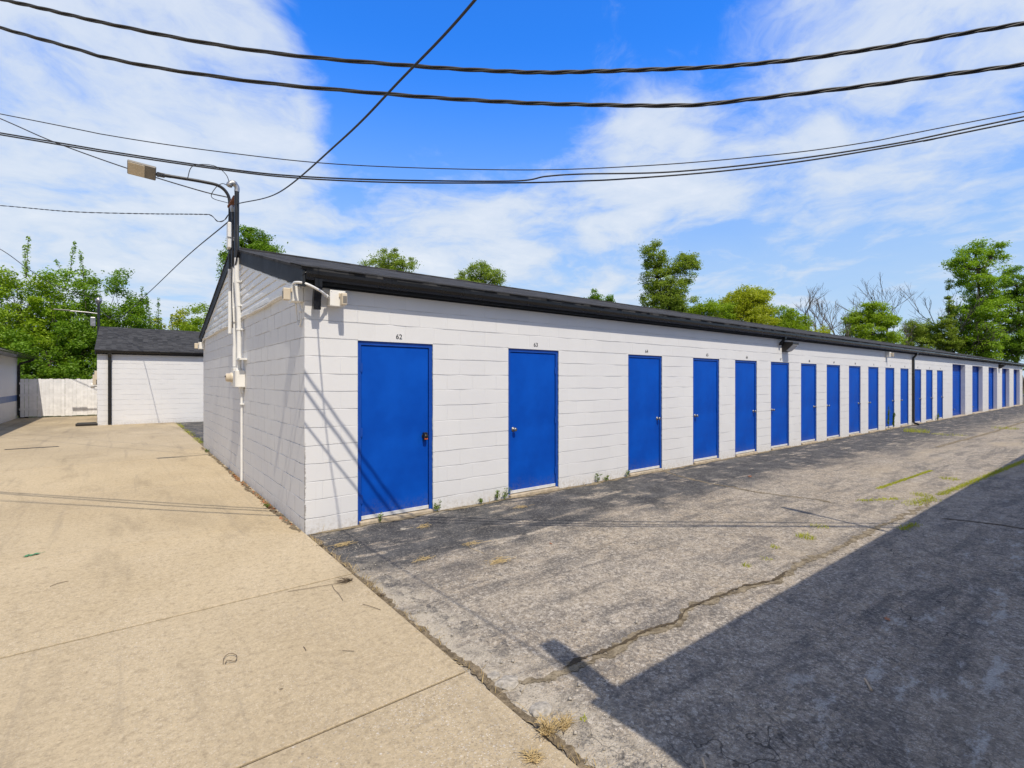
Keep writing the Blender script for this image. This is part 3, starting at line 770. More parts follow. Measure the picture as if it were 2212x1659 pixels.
RX, RYY = -.105, 3.62
ms = empty('service_mast', (RX, RYY, 1.6), 'black and white electrical mast with weatherhead running down the gable wall', 'electrical mast')
pipe_part(ms, 'mast', [(RX, RYY, 3.70), (RX, RYY, 4.90)], .036, M['black_pipe'], 12)
pipe_part(ms, 'lower_conduit', spline([(RX, RYY, 3.76), (RX, RYY, 3.4), (-.085, RYY, 3.0), (-.072, RYY, 2.7), (-.072, RYY, 1.85)], 6), .037, M['white_pipe'], 12)
b = MB(); b.tube(spline([(RX, RYY, 4.87), (RX, RYY, 4.95), (RX-.05, RYY, 5.0), (RX-.10, RYY, 4.975), (RX-.12, RYY, 4.93)], 5), [.040]*8+[.048]*12+[.030], 12); b.build('weatherhead', M['galv'], ms)
b = MB()
for z in (3.35, 2.95, 2.55, 2.05): b.lathe((-.075 if z < 3 else -.095, RYY, z), (0, 0, 1), [(0, .044), (.03, .044)], 12); b.box(-.06, -.005, RYY-.09, RYY+.09, z, z+.028)
b.box(-.11, 0, RYY-.28, RYY+.02, 2.045, 2.075)
b.build('strap', M['white_pipe'], ms)
b = MB(); b.box(-.135, -.002, RYY-.13, RYY+.13, 1.595, 1.875, bev=.008); b.box(-.145, -.135, RYY-.115, RYY+.115, 1.60, 1.87, bev=.003); b.lathe((-.07, RYY, 1.87), (0, 0, 1), [(0, .05), (.035, .05), (.04, .04)], 12)
b.build('panel_box', M['white_plastic'], ms)
pipe_part(ms, 'ground_conduit', [(-.035, RYY, 1.60), (-.035, RYY, -.02)], .019, M['white_pipe'], 10)
b = MB(); b.box(-.06, -.002, RYY-.05, RYY+.05, 1.30, 1.32); b.box(-.07, -.01, RYY-.05, RYY+.03, 1.50, 1.60, bev=.006); b.build('bracket', M['white_pipe'], ms)
wl = MB()
wl.tube(spline([(RX-.12, RYY, 4.93), (RX-.2, RYY+.1, 4.99), (RX-.28, RYY+.3, 4.95), (RX-.3, RYY+.5, 4.85), (LX-.02, LY, 4.88)], 8), .006, 6)
wl.tube(spline([(RX-.10, RYY, 4.94), (RX-.16, RYY, 5.12), (RX-.34, RYY, 5.22), (RX-.62, RYY, 5.14), (RX-.70, RYY, 4.90)], 8), .006, 6)
wl.tube(spline([(RX, RYY-.05, 4.3), (RX-.01, RYY-.12, 3.95), (RX-.02, RYY-.08, 3.72), (RX-.03, RYY+.05, 3.60), (RX-.02, RYY+.2, 3.68)], 8), .010, 6)
wl.tube(spline([(RX-.04, RYY+.15, 4.35), (RX-.04, RYY+.18, 3.9), (RX-.05, RYY+.2, 3.3), (RX-.03, RYY+.2, 2.6)], 8), .007, 6)
wl.build('loose_wire', M['wire'], ms)

MX, MY = -.10, 4.02
m2 = empty('meter_riser', (MX, MY, 1.5), 'short riser pipe between lamp pole and mast with round electric meter', 'electric meter')
pipe_part(m2, 'riser', [(MX, MY, 3.68), (MX, MY, 4.66)], .034, M['black_pipe'], 12)
pipe_part(m2, 'lower_riser', [(MX, MY, 3.74), (MX, MY, 2.9), (-.08, MY, 2.7), (-.08, MY, 1.95)], .030, M['white_pipe'], 12)
b = MB(); b.lathe((MX, MY, 4.63), (0, 0, 1), [(0, .04), (.05, .05), (.09, .055), (.12, .035), (.13, .01)], 12); b.build('weatherhead', M['galv'], m2)
b = MB(); b.box(-.115, -.002, MY-.12, MY+.12, 1.62, 1.93, bev=.008); b.box(-.12, -.04, MY-.05, MY+.05, 2.72, 2.98, bev=.008); b.build('meter_box', M['white_plastic'], m2)
b = MB(); b.lathe((-.115, MY, 1.76), (-1, 0, 0), [(0, .085), (.03, .085), (.032, .075), (.09, .070), (.10, .055), (.103, .01)], 18); b.build('meter_dial', M['tan_plastic'], m2)
b = MB(); b.box(-.226, -.216, MY-.035, MY+.035, 1.765, 1.79); b.build('dial_window', M['dark_knob'], m2)
b = MB(); b.lathe((-.06, LY-.05, 4.40), (0, 0, 1), [(0, .03), (.01, .046), (.10, .048)], 10)
bx = empty('antenna_box', (-.14, MY-.08, 4.0), 'slim white box strapped to the pipes just above the gable peak', 'antenna box')
b = MB(); b.box(-.20, -.145, MY-.14, MY+.02, 3.98, 4.42, bev=.014); b.build('box', M['white_plastic'], bx)
b = MB(); b.box(-.145, -.10, MY-.09, MY-.03, 4.12, 4.16); b.box(-.21, -.06, MY-.15, MY-.12, 4.15, 4.165); b.build('strap', M['galv'], bx)

# ------------------------------------------------------------------ overhead cables
def on_line(pts, d0, slope, r0):
    """readings -> 3D along a vertical plane whose distance is d0 + slope*(r - r0)"""
    out = []
    for x, y in pts:
        k = (x-CX)/F
        d = (d0-slope*r0)/(1-slope*k); out.append(at(x, y, d))
    return out
def extend(P, L=9.0, dz=(0, 0)):
    a = (P[0]-P[1]); b_ = (P[-1]-P[-2])
    a.normalize(); b_.normalize()
    return [P[0]+a*L+Vector((0, 0, dz[0]))] + P + [P[-1]+b_*L+Vector((0, 0, dz[1]))]
def twisted(P, rs, rh, pitch, m, name, label, per=40, strands=3, core=None):
    S = spline(P, per)
    # resample evenly
    out = [S[0]]; step = .035; acc = 0
    for a, b_ in zip(S, S[1:]):
        L = (b_-a).length
        if L < 1e-6: continue
        dpos = step-acc
        while dpos <= L:
            out.append(a.lerp(b_, dpos/L)); dpos += step
        acc = L-(dpos-step)
    mb = MB(); T = (out[-1]-out[0]).normalized(); side = T.cross(Vector((0, 0, 1))).normalized(); up = Vector((0, 0, 1))
    for s in range(strands):
        ph0 = 2*math.pi*s/strands; pts = []
        ph = ph0
        for i, p in enumerate(out):
            ph += step/pitch*2*math.pi*(1+.38*math.sin(i*.013+1)+.22*math.sin(i*.041))
            pts.append(p+(side*math.cos(ph)+up*math.sin(ph))*rh)
        mb.tube(pts, rs if s else rs*.85, 6)
    o = mb.build(name, m); return tag(o, label, 'cable', 'overhead cables crossing the sky')
d0, sl_, r0 = 4.12, -.09, -1.5
c1 = on_line([(10, 0), (250, 55), (500, 102), (750, 131), (1106, 155), (1356, 152), (1606, 140), (1856, 110), (2212, 50)], 4.10, sl_, r0)
twisted(extend(c1, 7), .0080, .0092, .62, M['cable'], 'power_cable', 'uppermost thick twisted cable sagging across the whole sky')
c2_ = on_line([(0, 60), (250, 129), (500, 170), (750, 196), (1106, 221), (1456, 228), (1606, 216), (1856, 187), (2212, 139)], 4.12, sl_, r0)
twisted(extend(c2_, 7), .0080, .0092, .74, M['cable'], 'power_cable', 'second thick twisted cable from the top sagging across the whole sky')
def wire(P, r, name, label, m=None, per=14, n=6, grp='overhead cables crossing the sky'):
    b = MB(); b.tube(spline(P, per), r, n); return tag(b.build(name, m or M['wire']), label, 'cable', grp)
c3 = on_line([(0, 246), (250, 295), (500, 331), (750, 356), (1106, 367), (1356, 360), (1606, 341), (1856, 310), (2212, 241)], 4.24, sl_, -1.6)
wire(extend(c3, 7), .0042, 'overhead_wire', 'single thin wire above the double line in mid sky')
c4 = on_line([(0, 287), (250, 329), (500, 366), (650, 381), (850, 389), (1106, 391), (1180, 381), (1256, 376), (1456, 371), (1706, 345), (1956, 306), (2212, 252)], 4.29, sl_, -1.6)
wire(extend(c4, 7), .0066, 'overhead_wire', 'upper wire of the pair that splits apart right of centre sky')
c5 = on_line([(0, 291), (250, 333), (500, 369.5), (650, 385), (850, 394), (1106, 395), (1256, 391), (1356, 386), (1556, 370), (1756, 345), (2006, 302), (2212, 260)], 4.29, sl_, -1.6)
wire(extend(c5, 7), .0066, 'overhead_wire', 'lower wire of the pair that splits apart right of centre sky')
# service drop from the mast over the viewer
wire([(RX, RYY-.03, 4.66), at(600, 417, 7.0), at(737, 303, 4.5), at(863, 175, 3.62), at(1026, 0, 2.85), Vector((.03, -4.6, 4.05)), Vector((.07, -8, 4.7)), Vector((.12, -12, 5.8))], .0085, 'service_drop', 'straight wire rising steeply from the mast to the top centre of the sky')
wire([(LX, LY, 4.98), at(425, 410, 8.7), at(270, 362, 9.0), at(115, 306, 9.4), at(0, 256, 9.8), at(-250, 150, 10.5)], .010, 'service_drop', 'drooping wire from the lamp pole past the lamp head to the left edge', m=M['cable'])
lo = [Vector((LX-.01, LY, 4.70)), at(484, 476, 9.0), at(470, 478, 9.05), at(455, 465, 9.1), at(430, 463, 9.3), at(300, 461.5, 10.2), at(150, 457, 11), at(0, 444, 12), at(-250, 425, 13.5)]
twisted(lo, .006, .006, .5, M['cable'], 'service_drop', 'lowest twisted wire leaving the mast level toward the left edge', strands=2)
wire([(LX-.02, LY, 4.55), at(400, 557, 13), at(310, 642, 18), at(250, 690, 21), (-2.56, 23.2, 4.95)], .011, 'service_drop', 'thin wire slanting down from the mast to the lamp on the rear roof')
wire([at(-300, 420, 19), at(-100, 490, 20), at(0, 538, 20.5), at(60, 580, 21), at(120, 617, 21.6), at(214, 648, 22.3)], .014, 'service_drop', 'dark wire dipping from the left edge into the tree tops')

# ------------------------------------------------------------------ second building behind
def simple_building(name, loc, L, Wd, half, ez, rz, label, eaveside='x'):
    return None
BX, BY, BL2, BW2 = -2.46, 19.0, 40.0, 8.4
b2 = empty('rear_building', (BX, BY, 0), 'low white block building with dark shingle roof standing behind the near one', 'storage building')
w = MB()
cmu_sheet(w, (BX, BY, 0), (1, 0, 0), (0, -1, 0), 0, BL2, -.06, 2.80, rng, .008)
cmu_sheet(w, (BX, BY, 0), (0, 1, 0), (-1, 0, 0), 0, BW2, -.06, 2.80, rng, .008)
w.add([(BX, BY, 2.8), (BX, BY+BW2, 2.8), (BX, BY+BW2/2, 4.05)], [(0, 1, 2)])
w.quad((BX+BL2, BY, -.06), (BX+BL2, BY+BW2, -.06), (BX+BL2, BY+BW2, 2.8), (BX+BL2, BY, 2.8))
w.quad((BX, BY+BW2, -.06), (BX+BL2, BY+BW2, -.06), (BX+BL2, BY+BW2, 2.8), (BX, BY+BW2, 2.8))
w.build('wall', M['cmu_x'], b2)
rf = MB(); ry2 = BY+BW2/2; Rz2 = 4.16
rf.prism([(BY-.22, 2.90), (ry2, Rz2), (ry2, Rz2-.035), (BY-.22, 2.87)], 'x', BX-.07, BX+BL2+.1)
rf.prism([(ry2, Rz2), (BY+BW2+.2, 2.90), (BY+BW2+.2, 2.87), (ry2, Rz2-.035)], 'x', BX-.07, BX+BL2+.1)
rf.build('roof', M['shingle'], b2)
fz = MB(); fz.box(BX, BX+BL2, BY-.022, BY, 2.74, 2.88); fz.box(BX-.03, BX+BL2, BY-.105, BY-.085, 2.75, 2.865)
for s in (1, -1):
    ys_ = [(BY-.2, 2.868), (ry2, Rz2-.037), (ry2, Rz2-.21), (BY-.2, 2.70)] if s == 1 else [(ry2, Rz2-.037), (BY+BW2+.19, 2.868), (BY+BW2+.19, 2.70), (ry2, Rz2-.21)]
    fz.prism(ys_, 'x', BX-.06, BX-.035)
fz.build('fascia', M['black'], b2)
gu = MB(); gu.prism([(y+BY-.005, z-.02) for y, z in prof], 'x', BX-.06, BX+BL2+.05); gu.build('gutter', M['gutter'], b2)
downspout(b2, [(BX+.38, BY-.155, 2.80), (BX+.38, BY-.15, 2.74), (BX+.38, BY-.055, 2.62), (BX+.38, BY-.05, 1.0), (BX+.38, BY-.055, .8), (BX+.38, BY-.05, .02)], .055, .04)
sp = MB(); sp.box(BX-.62, BX+.02, BY-.10, BY+.25, .0, .10, bev=.02); sp.box(BX-.58, BX-.04, BY-.06, BY+.2, .085, .125, bev=.01)
tag(sp.build('splash_block', M['bronze']), 'dark low splash block on the concrete at the foot of the rear building corner', 'splash block')
mb_ = empty('meter_box', (BX-.02, BY+.6, 1.5), 'small pale box on the rear building edge beside the white fence', 'meter box')
b = MB(); b.box(BX-.16, BX-.002, BY+.7, BY+.95, 1.55, 1.95, bev=.01); b.box(BX-.09, BX-.002, BY+.3, BY+.5, 1.75, 2.1, bev=.01); b.build('box', M['tan_plastic'], mb_)
b = MB(); b.lathe((BX-.05, BY+2.4, 1.52), (-1, 0, 0), [(0, .07), (.10, .07), (.12, .11), (.22, .11), (.24, .08)], 12); b.build('dial', M['white_plastic'], mb_)
# its lamp mast
px_, py_ = -2.56, ry2
s2 = empty('street_lamp', (px_, py_, 3.2), 'thin dark lamp with a straight arm on the rear building peak', 'street lamp', 'lamps on gable masts')
pipe_part(s2, 'pole', [(px_, py_, 2.6), (px_, py_, 5.25)], .05, M['black_pipe'], 10)
b = MB(); b.tube(spline([(px_, py_, 4.72), (px_-.35, py_, 4.75), (px_-.75, py_, 4.765), (px_-1.0, py_, 4.765)], 6), .026, 8); b.build('arm', M['galv'], s2)
b = MB(); b.box(px_-1.50, px_-.95, py_-.055, py_+.055, 4.765, 4.815, bev=.02); b.build('lamp_head', M['lamp_grey'], s2)
b = MB(); b.lathe((px_, py_, 5.15), (0, 0, 1), [(0, .06), (.12, .12), (.2, .13), (.3, .05)], 10); b.build('cap', M['galv'], s2)
b = MB(); b.box(px_-.28, px_-.10, py_-.1, py_+.1, 4.15, 4.55, bev=.02); b.build('control_box', M['galv'], s2)

# ------------------------------------------------------------------ third building on the left, fence
LX3, LY0, LY1 = -5.53, 10.0, 26.2
b3 = empty('left_building', (LX3, LY1, 0), 'white block building at the left edge with a blue stripe and a black overhanging gutter', 'storage building')
w = MB()
cmu_sheet(w, (LX3, LY0, 0), (0, 1, 0), (1, 0, 0), 0, LY1-LY0, -.06, 2.85, rng, .008)
w.quad((LX3, LY0, -.06), (LX3-8, LY0, -.06), (LX3-8, LY0, 2.85), (LX3, LY0, 2.85))
w.quad((LX3, LY1, -.06), (LX3-8, LY1, -.06), (LX3-8, LY1, 2.85), (LX3, LY1, 2.85))
w.add([(LX3, LY0, 2.85), (LX3-8, LY0, 2.85), (LX3-4, LY0, 3.95)], [(0, 1, 2)]); w.add([(LX3, LY1, 2.85), (LX3-8, LY1, 2.85), (LX3-4, LY1, 3.95)], [(0, 1, 2)])
w.build('wall', M['cmu_y'], b3)
st = MB(); st.box(LX3, LX3+.004, LY0, LY1, .80, 1.06); st.build('stripe', M['stripe'], b3)
rf = MB()
rf.prism([(LX3+.55, 2.86), (LX3-4, 4.10), (LX3-4, 4.07), (LX3+.55, 2.83)], 'y', LY0-.3, LY1+.5)
rf.prism([(LX3-4, 4.10), (LX3-8.5, 2.86), (LX3-8.5, 2.83), (LX3-4, 4.07)], 'y', LY0-.3, LY1+.5)
rf.build('roof', M['shingle_y'], b3)
gu = MB(); gu.prism([(LX3+.52-(y+.105), z-.055) for y, z in prof], 'y', LY0-.3, LY1+.55); gu.box(LX3, LX3+.52, LY0-.28, LY1+.48, 2.74, 2.76); gu.build('gutter', M['gutter'], b3)
downspout(b3, [(LX3+.56, LY1-.1, 2.76), (LX3+.5, LY1-.1, 2.66), (LX3+.10, LY1-.1, 2.50), (LX3+.06, LY1-.1, 2.4), (LX3+.06, LY1-.1, .14), (LX3+.10, LY1-.1, .05), (LX3+.38, LY1-.1, .03)], .06, .045, along=Vector((0, 1, 0)))
fe = empty('board_fence', (-5.4, 26.1, 0), 'white vertical board fence between the left building and the rear building', 'fence')
FYY = 26.0; x = -5.42; i = 0
b = MB()
while x < -2.0:
    wd = .142; top = 1.80+rng.uniform(-.02, .02)+(.0)
    z0 = rng.uniform(.04, .07); y0 = FYY+rng.uniform(-.004, .004)
    b.prism([(x+.005, z0), (x+wd-.004, z0), (x+wd-.004, top-.012), (x+wd-.020, top), (x+.022, top), (x+.005, top-.012)], 'y', y0, y0+.02)
    x += wd-.006+rng.choice((0, 0, 0, .003, .008))
b.build('boards', M['fence'], fe)
b = MB()
for z in (.35, 1.0, 1.55): b.box(-5.45, -2.0, FYY+.025, FYY+.065, z, z+.09)
b.build('rail', M['fence'], fe)
for xx in (-5.38, -3.7, -2.15):
    b = MB(); b.box(xx-.045, xx+.045, FYY+.066, FYY+.155, -.05, 1.78); b.build('post', M['fence'], fe)
dg = MB(); dg.box(-3.95, -2.95, 10.98, 11.10, -.02, .006); 
for i in range(18): dg.box(-3.93+i*.054, -3.90+i*.054, 11.0, 11.08, .006, .010)
p = gp(70, 968)
dg.v = [(v[0]+p.x+3.45, v[1]+p.y-11.04, v[2]) for v in dg.v]
tag(dg.build('drain_grate', M['bronze']), 'dark narrow drain grate set in the concrete on the far left', 'drain grate')

# ------------------------------------------------------------------ opposite building (just outside the right edge; throws the big shadow)
OX, OY = .10, -5.78
b4 = empty('opposite_building', (OX, OY, 0), 'white block building facing the blue doors from behind the dark shaded asphalt', 'storage building')
w = MB()
cmu_sheet(w, (OX+.05, OY-.2, 0), (1, 0, 0), (0, 1, 0), 0, 50, -.06, 2.80, rng, .006, step=1.0)
w.quad((OX+.05, OY-.2, -.06), (OX+.05, OY-9.2, -.06), (OX+.05, OY-9.2, 2.8), (OX+.05, OY-.2, 2.8))
w.add([(OX+.05, OY-.2, 2.8), (OX+.05, OY-9.2, 2.8), (OX+.05, OY-4.7, 4.0)], [(0, 1, 2)])
w.quad((OX+50, OY-.2, -.06), (OX+50, OY-9.2, -.06), (OX+50, OY-9.2, 2.8), (OX+50, OY-.2, 2.8))
w.quad((OX+.05, OY-9.2, -.06), (OX+50, OY-9.2, -.06), (OX+50, OY-9.2, 2.8), (OX+.05, OY-9.2, 2.8))
w.build('wall', M['cmu_x'], b4)
rf = MB()
rf.prism([(OY, 2.90), (OY-4.7, 4.10), (OY-4.7, 4.06), (OY, 2.86)], 'x', OX, OX+50)
rf.prism([(OY-4.7, 4.10), (OY-9.4, 2.90), (OY-9.4, 2.86), (OY-4.7, 4.06)], 'x', OX, OX+50)
rf.build('roof', M['shingle'], b4)
gu = MB(); gu.prism([(OY-.2-(y+.0)-.2, z-.04) for y, z in prof], 'x', OX+.02, OX+50); gu.build('gutter', M['gutter'], b4)
b = MB(); b.box(.165, .30, OY-.10, OY-.01, 2.90, 3.84, bev=.01); b.box(.16, .305, OY-.11, OY, 3.55, 3.86, bev=.01); b.box(.20, .26, OY-.07, OY-.03, 2.5, 2.92)
tag(b.build('vent_box', M['galv']), 'tall narrow metal box standing on the eave of the opposite building', 'vent')
s4 = empty('roof_lamp', (5.0, OY, 2.8), 'short mast with a lamp standing on the eave of the opposite building', 'lamp')
pipe_part(s4, 'pole', [(5.0, OY, 2.6), (5.0, OY, 4.75)], .024, M['black_pipe'], 8)
b = MB(); b.box(4.955, 5.05, OY-.06, OY+.06, 4.30, 4.80, bev=.02); b.build('lamp_head', M['lamp_grey'], s4)

# brown board fence past the far end of the lot
bf = empty('wooden_fence', (52, -3, 0), 'dark brown wooden fence closing off the lot past the far end of the long building', 'fence')
b = MB(); y = -26.0
while y < -.3:
    h_ = 2.45+rng.uniform(-.03, .03); b.box(52.2, 52.225, y, y+.14, .05, h_); y += .146
b.build('boards', M['brown_wood'], bf)
b = MB()
for z in (.4, 1.9): b.box(52.226, 52.27, -26, -.3, z, z+.09)
b.build('rail', M['brown_wood'], bf)

# ------------------------------------------------------------------ trees
nr = np.random.default_rng(11)
def leaves_from(centres, size, up=.6, aspect=.55, fold=.12, droop=0.0):
    c = np.asarray(centres, dtype=np.float64); n_ = len(c)
    nn = nr.normal(size=(n_, 3)); nn[:, 2] = np.abs(nn[:, 2])*.8+up; nn /= np.linalg.norm(nn, axis=1)[:, None]
    t = nr.normal(size=(n_, 3)); t[:, 2] -= droop; t -= nn*(t*nn).sum(1)[:, None]; t /= np.linalg.norm(t, axis=1)[:, None]+1e-9
    s_ = np.cross(nn, t); L = size*nr.uniform(.6, 1.25, n_)[:, None]; Wd = L*aspect
    v = np.empty((n_, 4, 3))
    v[:, 0] = c-t*L*.5; v[:, 2] = c+t*L*.5
    v[:, 1] = c+s_*Wd*.5-t*L*.08+nn*L*fold; v[:, 3] = c-s_*Wd*.5-t*L*.08+nn*L*fold
    return v.reshape(-1, 3), np.arange(n_*4).reshape(-1, 4)
def limb(mb, a, b_, r0_, r1_, seg=5, wig=.06, n_=6):
    a, b_ = Vector(a), Vector(b_); L = (b_-a).length; P = []
    for i in range(seg+1):
        f = i/seg; p = a.lerp(b_, f)
        if 0 < i < seg: p += Vector((rng.gauss(0, 1), rng.gauss(0, 1), rng.gauss(0, .5)))*L*wig
        P.append(p)
    mb.tube(P, [r0_+(r1_-r0_)*i/seg for i in range(seg+1)], n_, False); return P
def tree(base, lobes, clumps, per, size, leafm, label, name='tree', tr=.16, barkm=None, cr=.55, shoots=0, up=.6, group='trees around the buildings', shell=.55, aspect=.55, droop=0, trunk_to=None):
    """lobes: (x,y,z,rx,ry,rz) in metres relative to the base"""
    bx_, by_ = base
    root = empty(name, (bx_, by_, -.08), label, 'tree', group)
    T = MB(); top = max(l[2] for l in lobes)
    th = trunk_to or top
    spine = limb(T, (bx_, by_, -.1), (bx_+lobes[0][0]*.6, by_+lobes[0][1]*.6, th), tr, tr*.25, 7, .02, 8)
    pts = []; tot = sum((l[3]*l[4]*l[5])**.6 for l in lobes)
    for l in lobes:
        k = max(4, int(clumps*(l[3]*l[4]*l[5])**.6/tot))
        lc = Vector((bx_+l[0], by_+l[1], l[2]))
        st_ = spine[min(len(spine)-1, max(1, int(len(spine)*min(.8, (l[2]-l[5]*.5)/max(th, .1)))))]
        P = limb(T, st_, lc, tr*.5, tr*.16, 5, .05, 6)
        for j in range(k):
            d = nr.normal(size=3); d /= np.linalg.norm(d); rad = nr.uniform(shell**3, 1)**(1/3)
            cc = np.array(lc)+d*rad*np.array(l[3:6])
            cs = cr*nr.uniform(.55, 1.3)
            m_ = int(per*nr.uniform(.5, 1.4))
            q = nr.normal(size=(m_, 3)); q /= np.linalg.norm(q, axis=1)[:, None]
            q *= (nr.uniform(0, 1, m_)**.45)[:, None]*cs; q[:, 2] *= .62
            pts.append(cc+q)
            m2_ = max(2, m_//7); q2 = np.clip(nr.normal(size=(m2_, 3))*.55, -1.0, 1.0)*cs*np.array([1.1, 1.1, .75]); pts.append(cc+q2)
            if j % 2 == 0: limb(T, P[rng.randint(2, 5)], Vector(cc), tr*.13, .006, 3, .06, 4)
    for s_ in range(shoots):
        l = lobes[rng.randrange(len(lobes))]
        a_ = rng.random()*6.28; q = rng.uniform(.1, .8)
        x_, y_ = bx_+l[0]+math.cos(a_)*q*l[3], by_+l[1]+math.sin(a_)*q*l[4]
        z_ = l[2]+l[5]*math.sqrt(max(0, 1-q*q))-.3; H_ = rng.uniform(.9, 2.1); lean = (rng.gauss(0, .22), rng.gauss(0, .22))
        T.tube([(x_, y_, z_-.4), (x_+lean[0]*.5, y_+lean[1]*.5, z_+H_*.5), (x_+lean[0], y_+lean[1], z_+H_)], [.02, .013, .005], 4, False)
        m_ = int(H_*70); f = nr.uniform(-.2, 1, m_)
        rr = .20*(1-.55*np.clip(f, 0, 1))*nr.uniform(.2, 1, m_); aa = nr.uniform(0, 6.28, m_)
        pts.append(np.stack([x_+lean[0]*f+rr*np.cos(aa), y_+lean[1]*f+rr*np.sin(aa), z_+H_*f], 1))
    T.build('trunk', barkm or M['bark'], root)
    C_ = np.concatenate(pts); C_ = C_[C_[:, 2] > .15]
    v, q = leaves_from(C_, size, up, aspect, droop=droop)
    raw('crown', v, q, leafm, root)
    return root
def placed(px, d):
    p = at(px, HZ, d); return (p.x, p.y)
def hz(py, d): return CAM.z+(HZ-py)/F*d
def wpx(w_, d): return w_/F*d
# the leafy bank behind the white fence
def bank(px, top, wd, d, m, label, shoots=6, per=170, clumps=190, size=.155, base=.3):
    H_ = hz(top, d); r_ = wpx(wd, d)/2
    lob = [(0, 0, H_*.66, r_*.75, r_*.7, H_*.34), (-r_*.45, -r_*.3, H_*.42, r_*.7, r_*.6, H_*.34), (r_*.5, -r_*.3, H_*.40, r_*.65, r_*.6, H_*.34), (0, -r_*.6, H_*.22, r_*.9, r_*.5, H_*.2)]
    return tree(placed(px, d), lob, clumps, per, size, m, label, tr=.14, cr=.60, shoots=shoots, trunk_to=H_*.7, shell=.35)
bank(-75, 580, 220, 29.5, M['leaf_a'], 'dense green tree at the left edge beyond the left building roof')
bank(45, 572, 200, 29, M['leaf_e'], 'bright green tree with upright shoots rising above the left end of the white fence', 6)
bank(150, 580, 190, 30.5, M['leaf_a'], 'mid green tree with tall shoots behind the middle of the white fence', 6)
bank(238, 574, 170, 31, M['leaf_d'], 'dark green tree with pointed shoots behind the lamp on the rear building', 6)
bank(105, 700, 170, 28.2, M['leaf_d'], 'low dark green tree close behind the white fence', 1, clumps=70)
bank(310, 668, 120, 35, M['leaf_b'], 'low yellow green bushy tree above the rear roof left of the sky gap', 2, clumps=80, size=.17)
bank(390, 672, 95, 37, M['leaf_b'], 'yellow green feathery tree above the rear roof right of the sky gap', 2, clumps=80, size=.16)
bank(452, 622, 130, 38, M['leaf_e'], 'rounded lime green tree meeting the black rake of the gable', 2, clumps=100)
# crowns above the long roof
def over(px, top, wd, d, m, label, lob=None, clumps=60, per=70, size=.22, tr=.16, cr=.6, shell=.3, low=.35, **kw):
    H_ = hz(top, d); r_ = wpx(wd, d)/2
    if lob is None:
        lob = [(0, 0, H_*.82, r_*.7, r_*.7, H_*.18), (-r_*.4, .3, H_*.70, r_*.62, r_*.6, H_*.16), (r_*.42, -.3, H_*.68, r_*.6, r_*.6, H_*.15), (0, 0, H_*.5, r_*.8, r_*.7, H_*.18)]
    else:
        lob = [(wpx(a-px, d), o_, hz(b_, d), wpx(rw, d)*1.06, wpx(rw, d)*.9, wpx(rh, d)*1.03) for a, b_, rw, rh, o_ in lob]
    if H_ > 8.5: lob = list(lob)+[(0, 0, H_*.45, r_*.62, r_*.6, H_*.24)]; clumps = int(clumps*1.2)     # the crown goes on below the roof line
    # turn the sideways offsets to the viewing direction's right axis
    clumps = int(clumps*(2.1 if px < 2060 else 1.15)); per = int(per*1.75); size *= .74
    lob = [(l[0]*FY[0]+l[1]*FX[0], l[0]*FY[1]+l[1]*FX[1], l[2], l[3], l[4], l[5]) for l in lob]
    return tree(placed(px, d), lob, clumps, per, size, m, label, tr=tr, cr=cr, shell=shell, **kw)
over(537, 492, 130, 42, M['leaf_d'], 'dark round tree top directly behind the mast at the gable peak',
     [(540, 520, 34, 27, 0), (505, 545, 28, 22, .5), (572, 545, 30, 20, -.5), (535, 590, 55, 40, 0)], 95, 80, .24)
over(838, 535, 135, 45, M['leaf_c'], 'pale airy tree top over the roof above the second blue door',
     [(840, 562, 34, 25, 0), (805, 575, 30, 22, .5), (875, 575, 30, 22, -.5), (838, 610, 58, 34, 0)], 85, 55, .21, cr=.5)
over(1037, 566, 120, 46, M['leaf_c'], 'small olive tree top over the roof left of the third blue door',
     [(1040, 592, 34, 24, 0), (1010, 600, 26, 18, .5), (1070, 602, 24, 18, -.4), (1037, 630, 52, 26, 0)], 75, 60, .22)
over(1293, 622, 66, 42, M['leaf_d'], 'tiny dark leafy sprig of tree top peeking over the roof ridge',
     [(1290, 640, 16, 15, 0), (1278, 650, 14, 10, .3), (1312, 650, 14, 9, -.3), (1293, 672, 32, 20, 0)], 40, 60, .2, cr=.42)
over(1440, 522, 150, 45, M['leaf_c'], 'tall olive two-pronged tree standing alone above the roof in the middle',
     [(1413, 552, 26, 30, 0), (1425, 595, 36, 34, .4), (1478, 585, 30, 36, -.5), (1445, 640, 62, 40, 0), (1450, 690, 58, 40, 0), (1488, 560, 16, 16, -.3)], 190, 62, .22, cr=.55, tr=.22)
over(1545, 655, 105, 44, M['leaf_e'], 'low light green tree at the right foot of the tall olive tree',
     [(1545, 680, 48, 26, 0), (1520, 675, 34, 22, .6), (1550, 715, 60, 30, 0)], 80, 70, .23)
over(1615, 622, 140, 46, M['leaf_b'], 'broad yellow green tree with layered branches over the roof',
     [(1612, 650, 50, 26, 0), (1640, 640, 30, 20, .5), (1580, 665, 34, 24, -.5), (1615, 690, 66, 34, 0), (1620, 720, 60, 26, 0)], 140, 75, .24)
over(1692, 660, 115, 47, M['leaf_e'], 'sloping green tree lower right of the broad yellow green one',
     [(1680, 685, 40, 24, 0), (1720, 700, 38, 20, .5), (1692, 725, 60, 24, 0)], 85, 70, .23)
over(1758, 705, 60, 48, M['leaf_b'], 'small yellow green bush at the foot of the bare trees', [(1758, 722, 34, 18, 0), (1758, 745, 40, 20, 0)], 40, 60, .2)
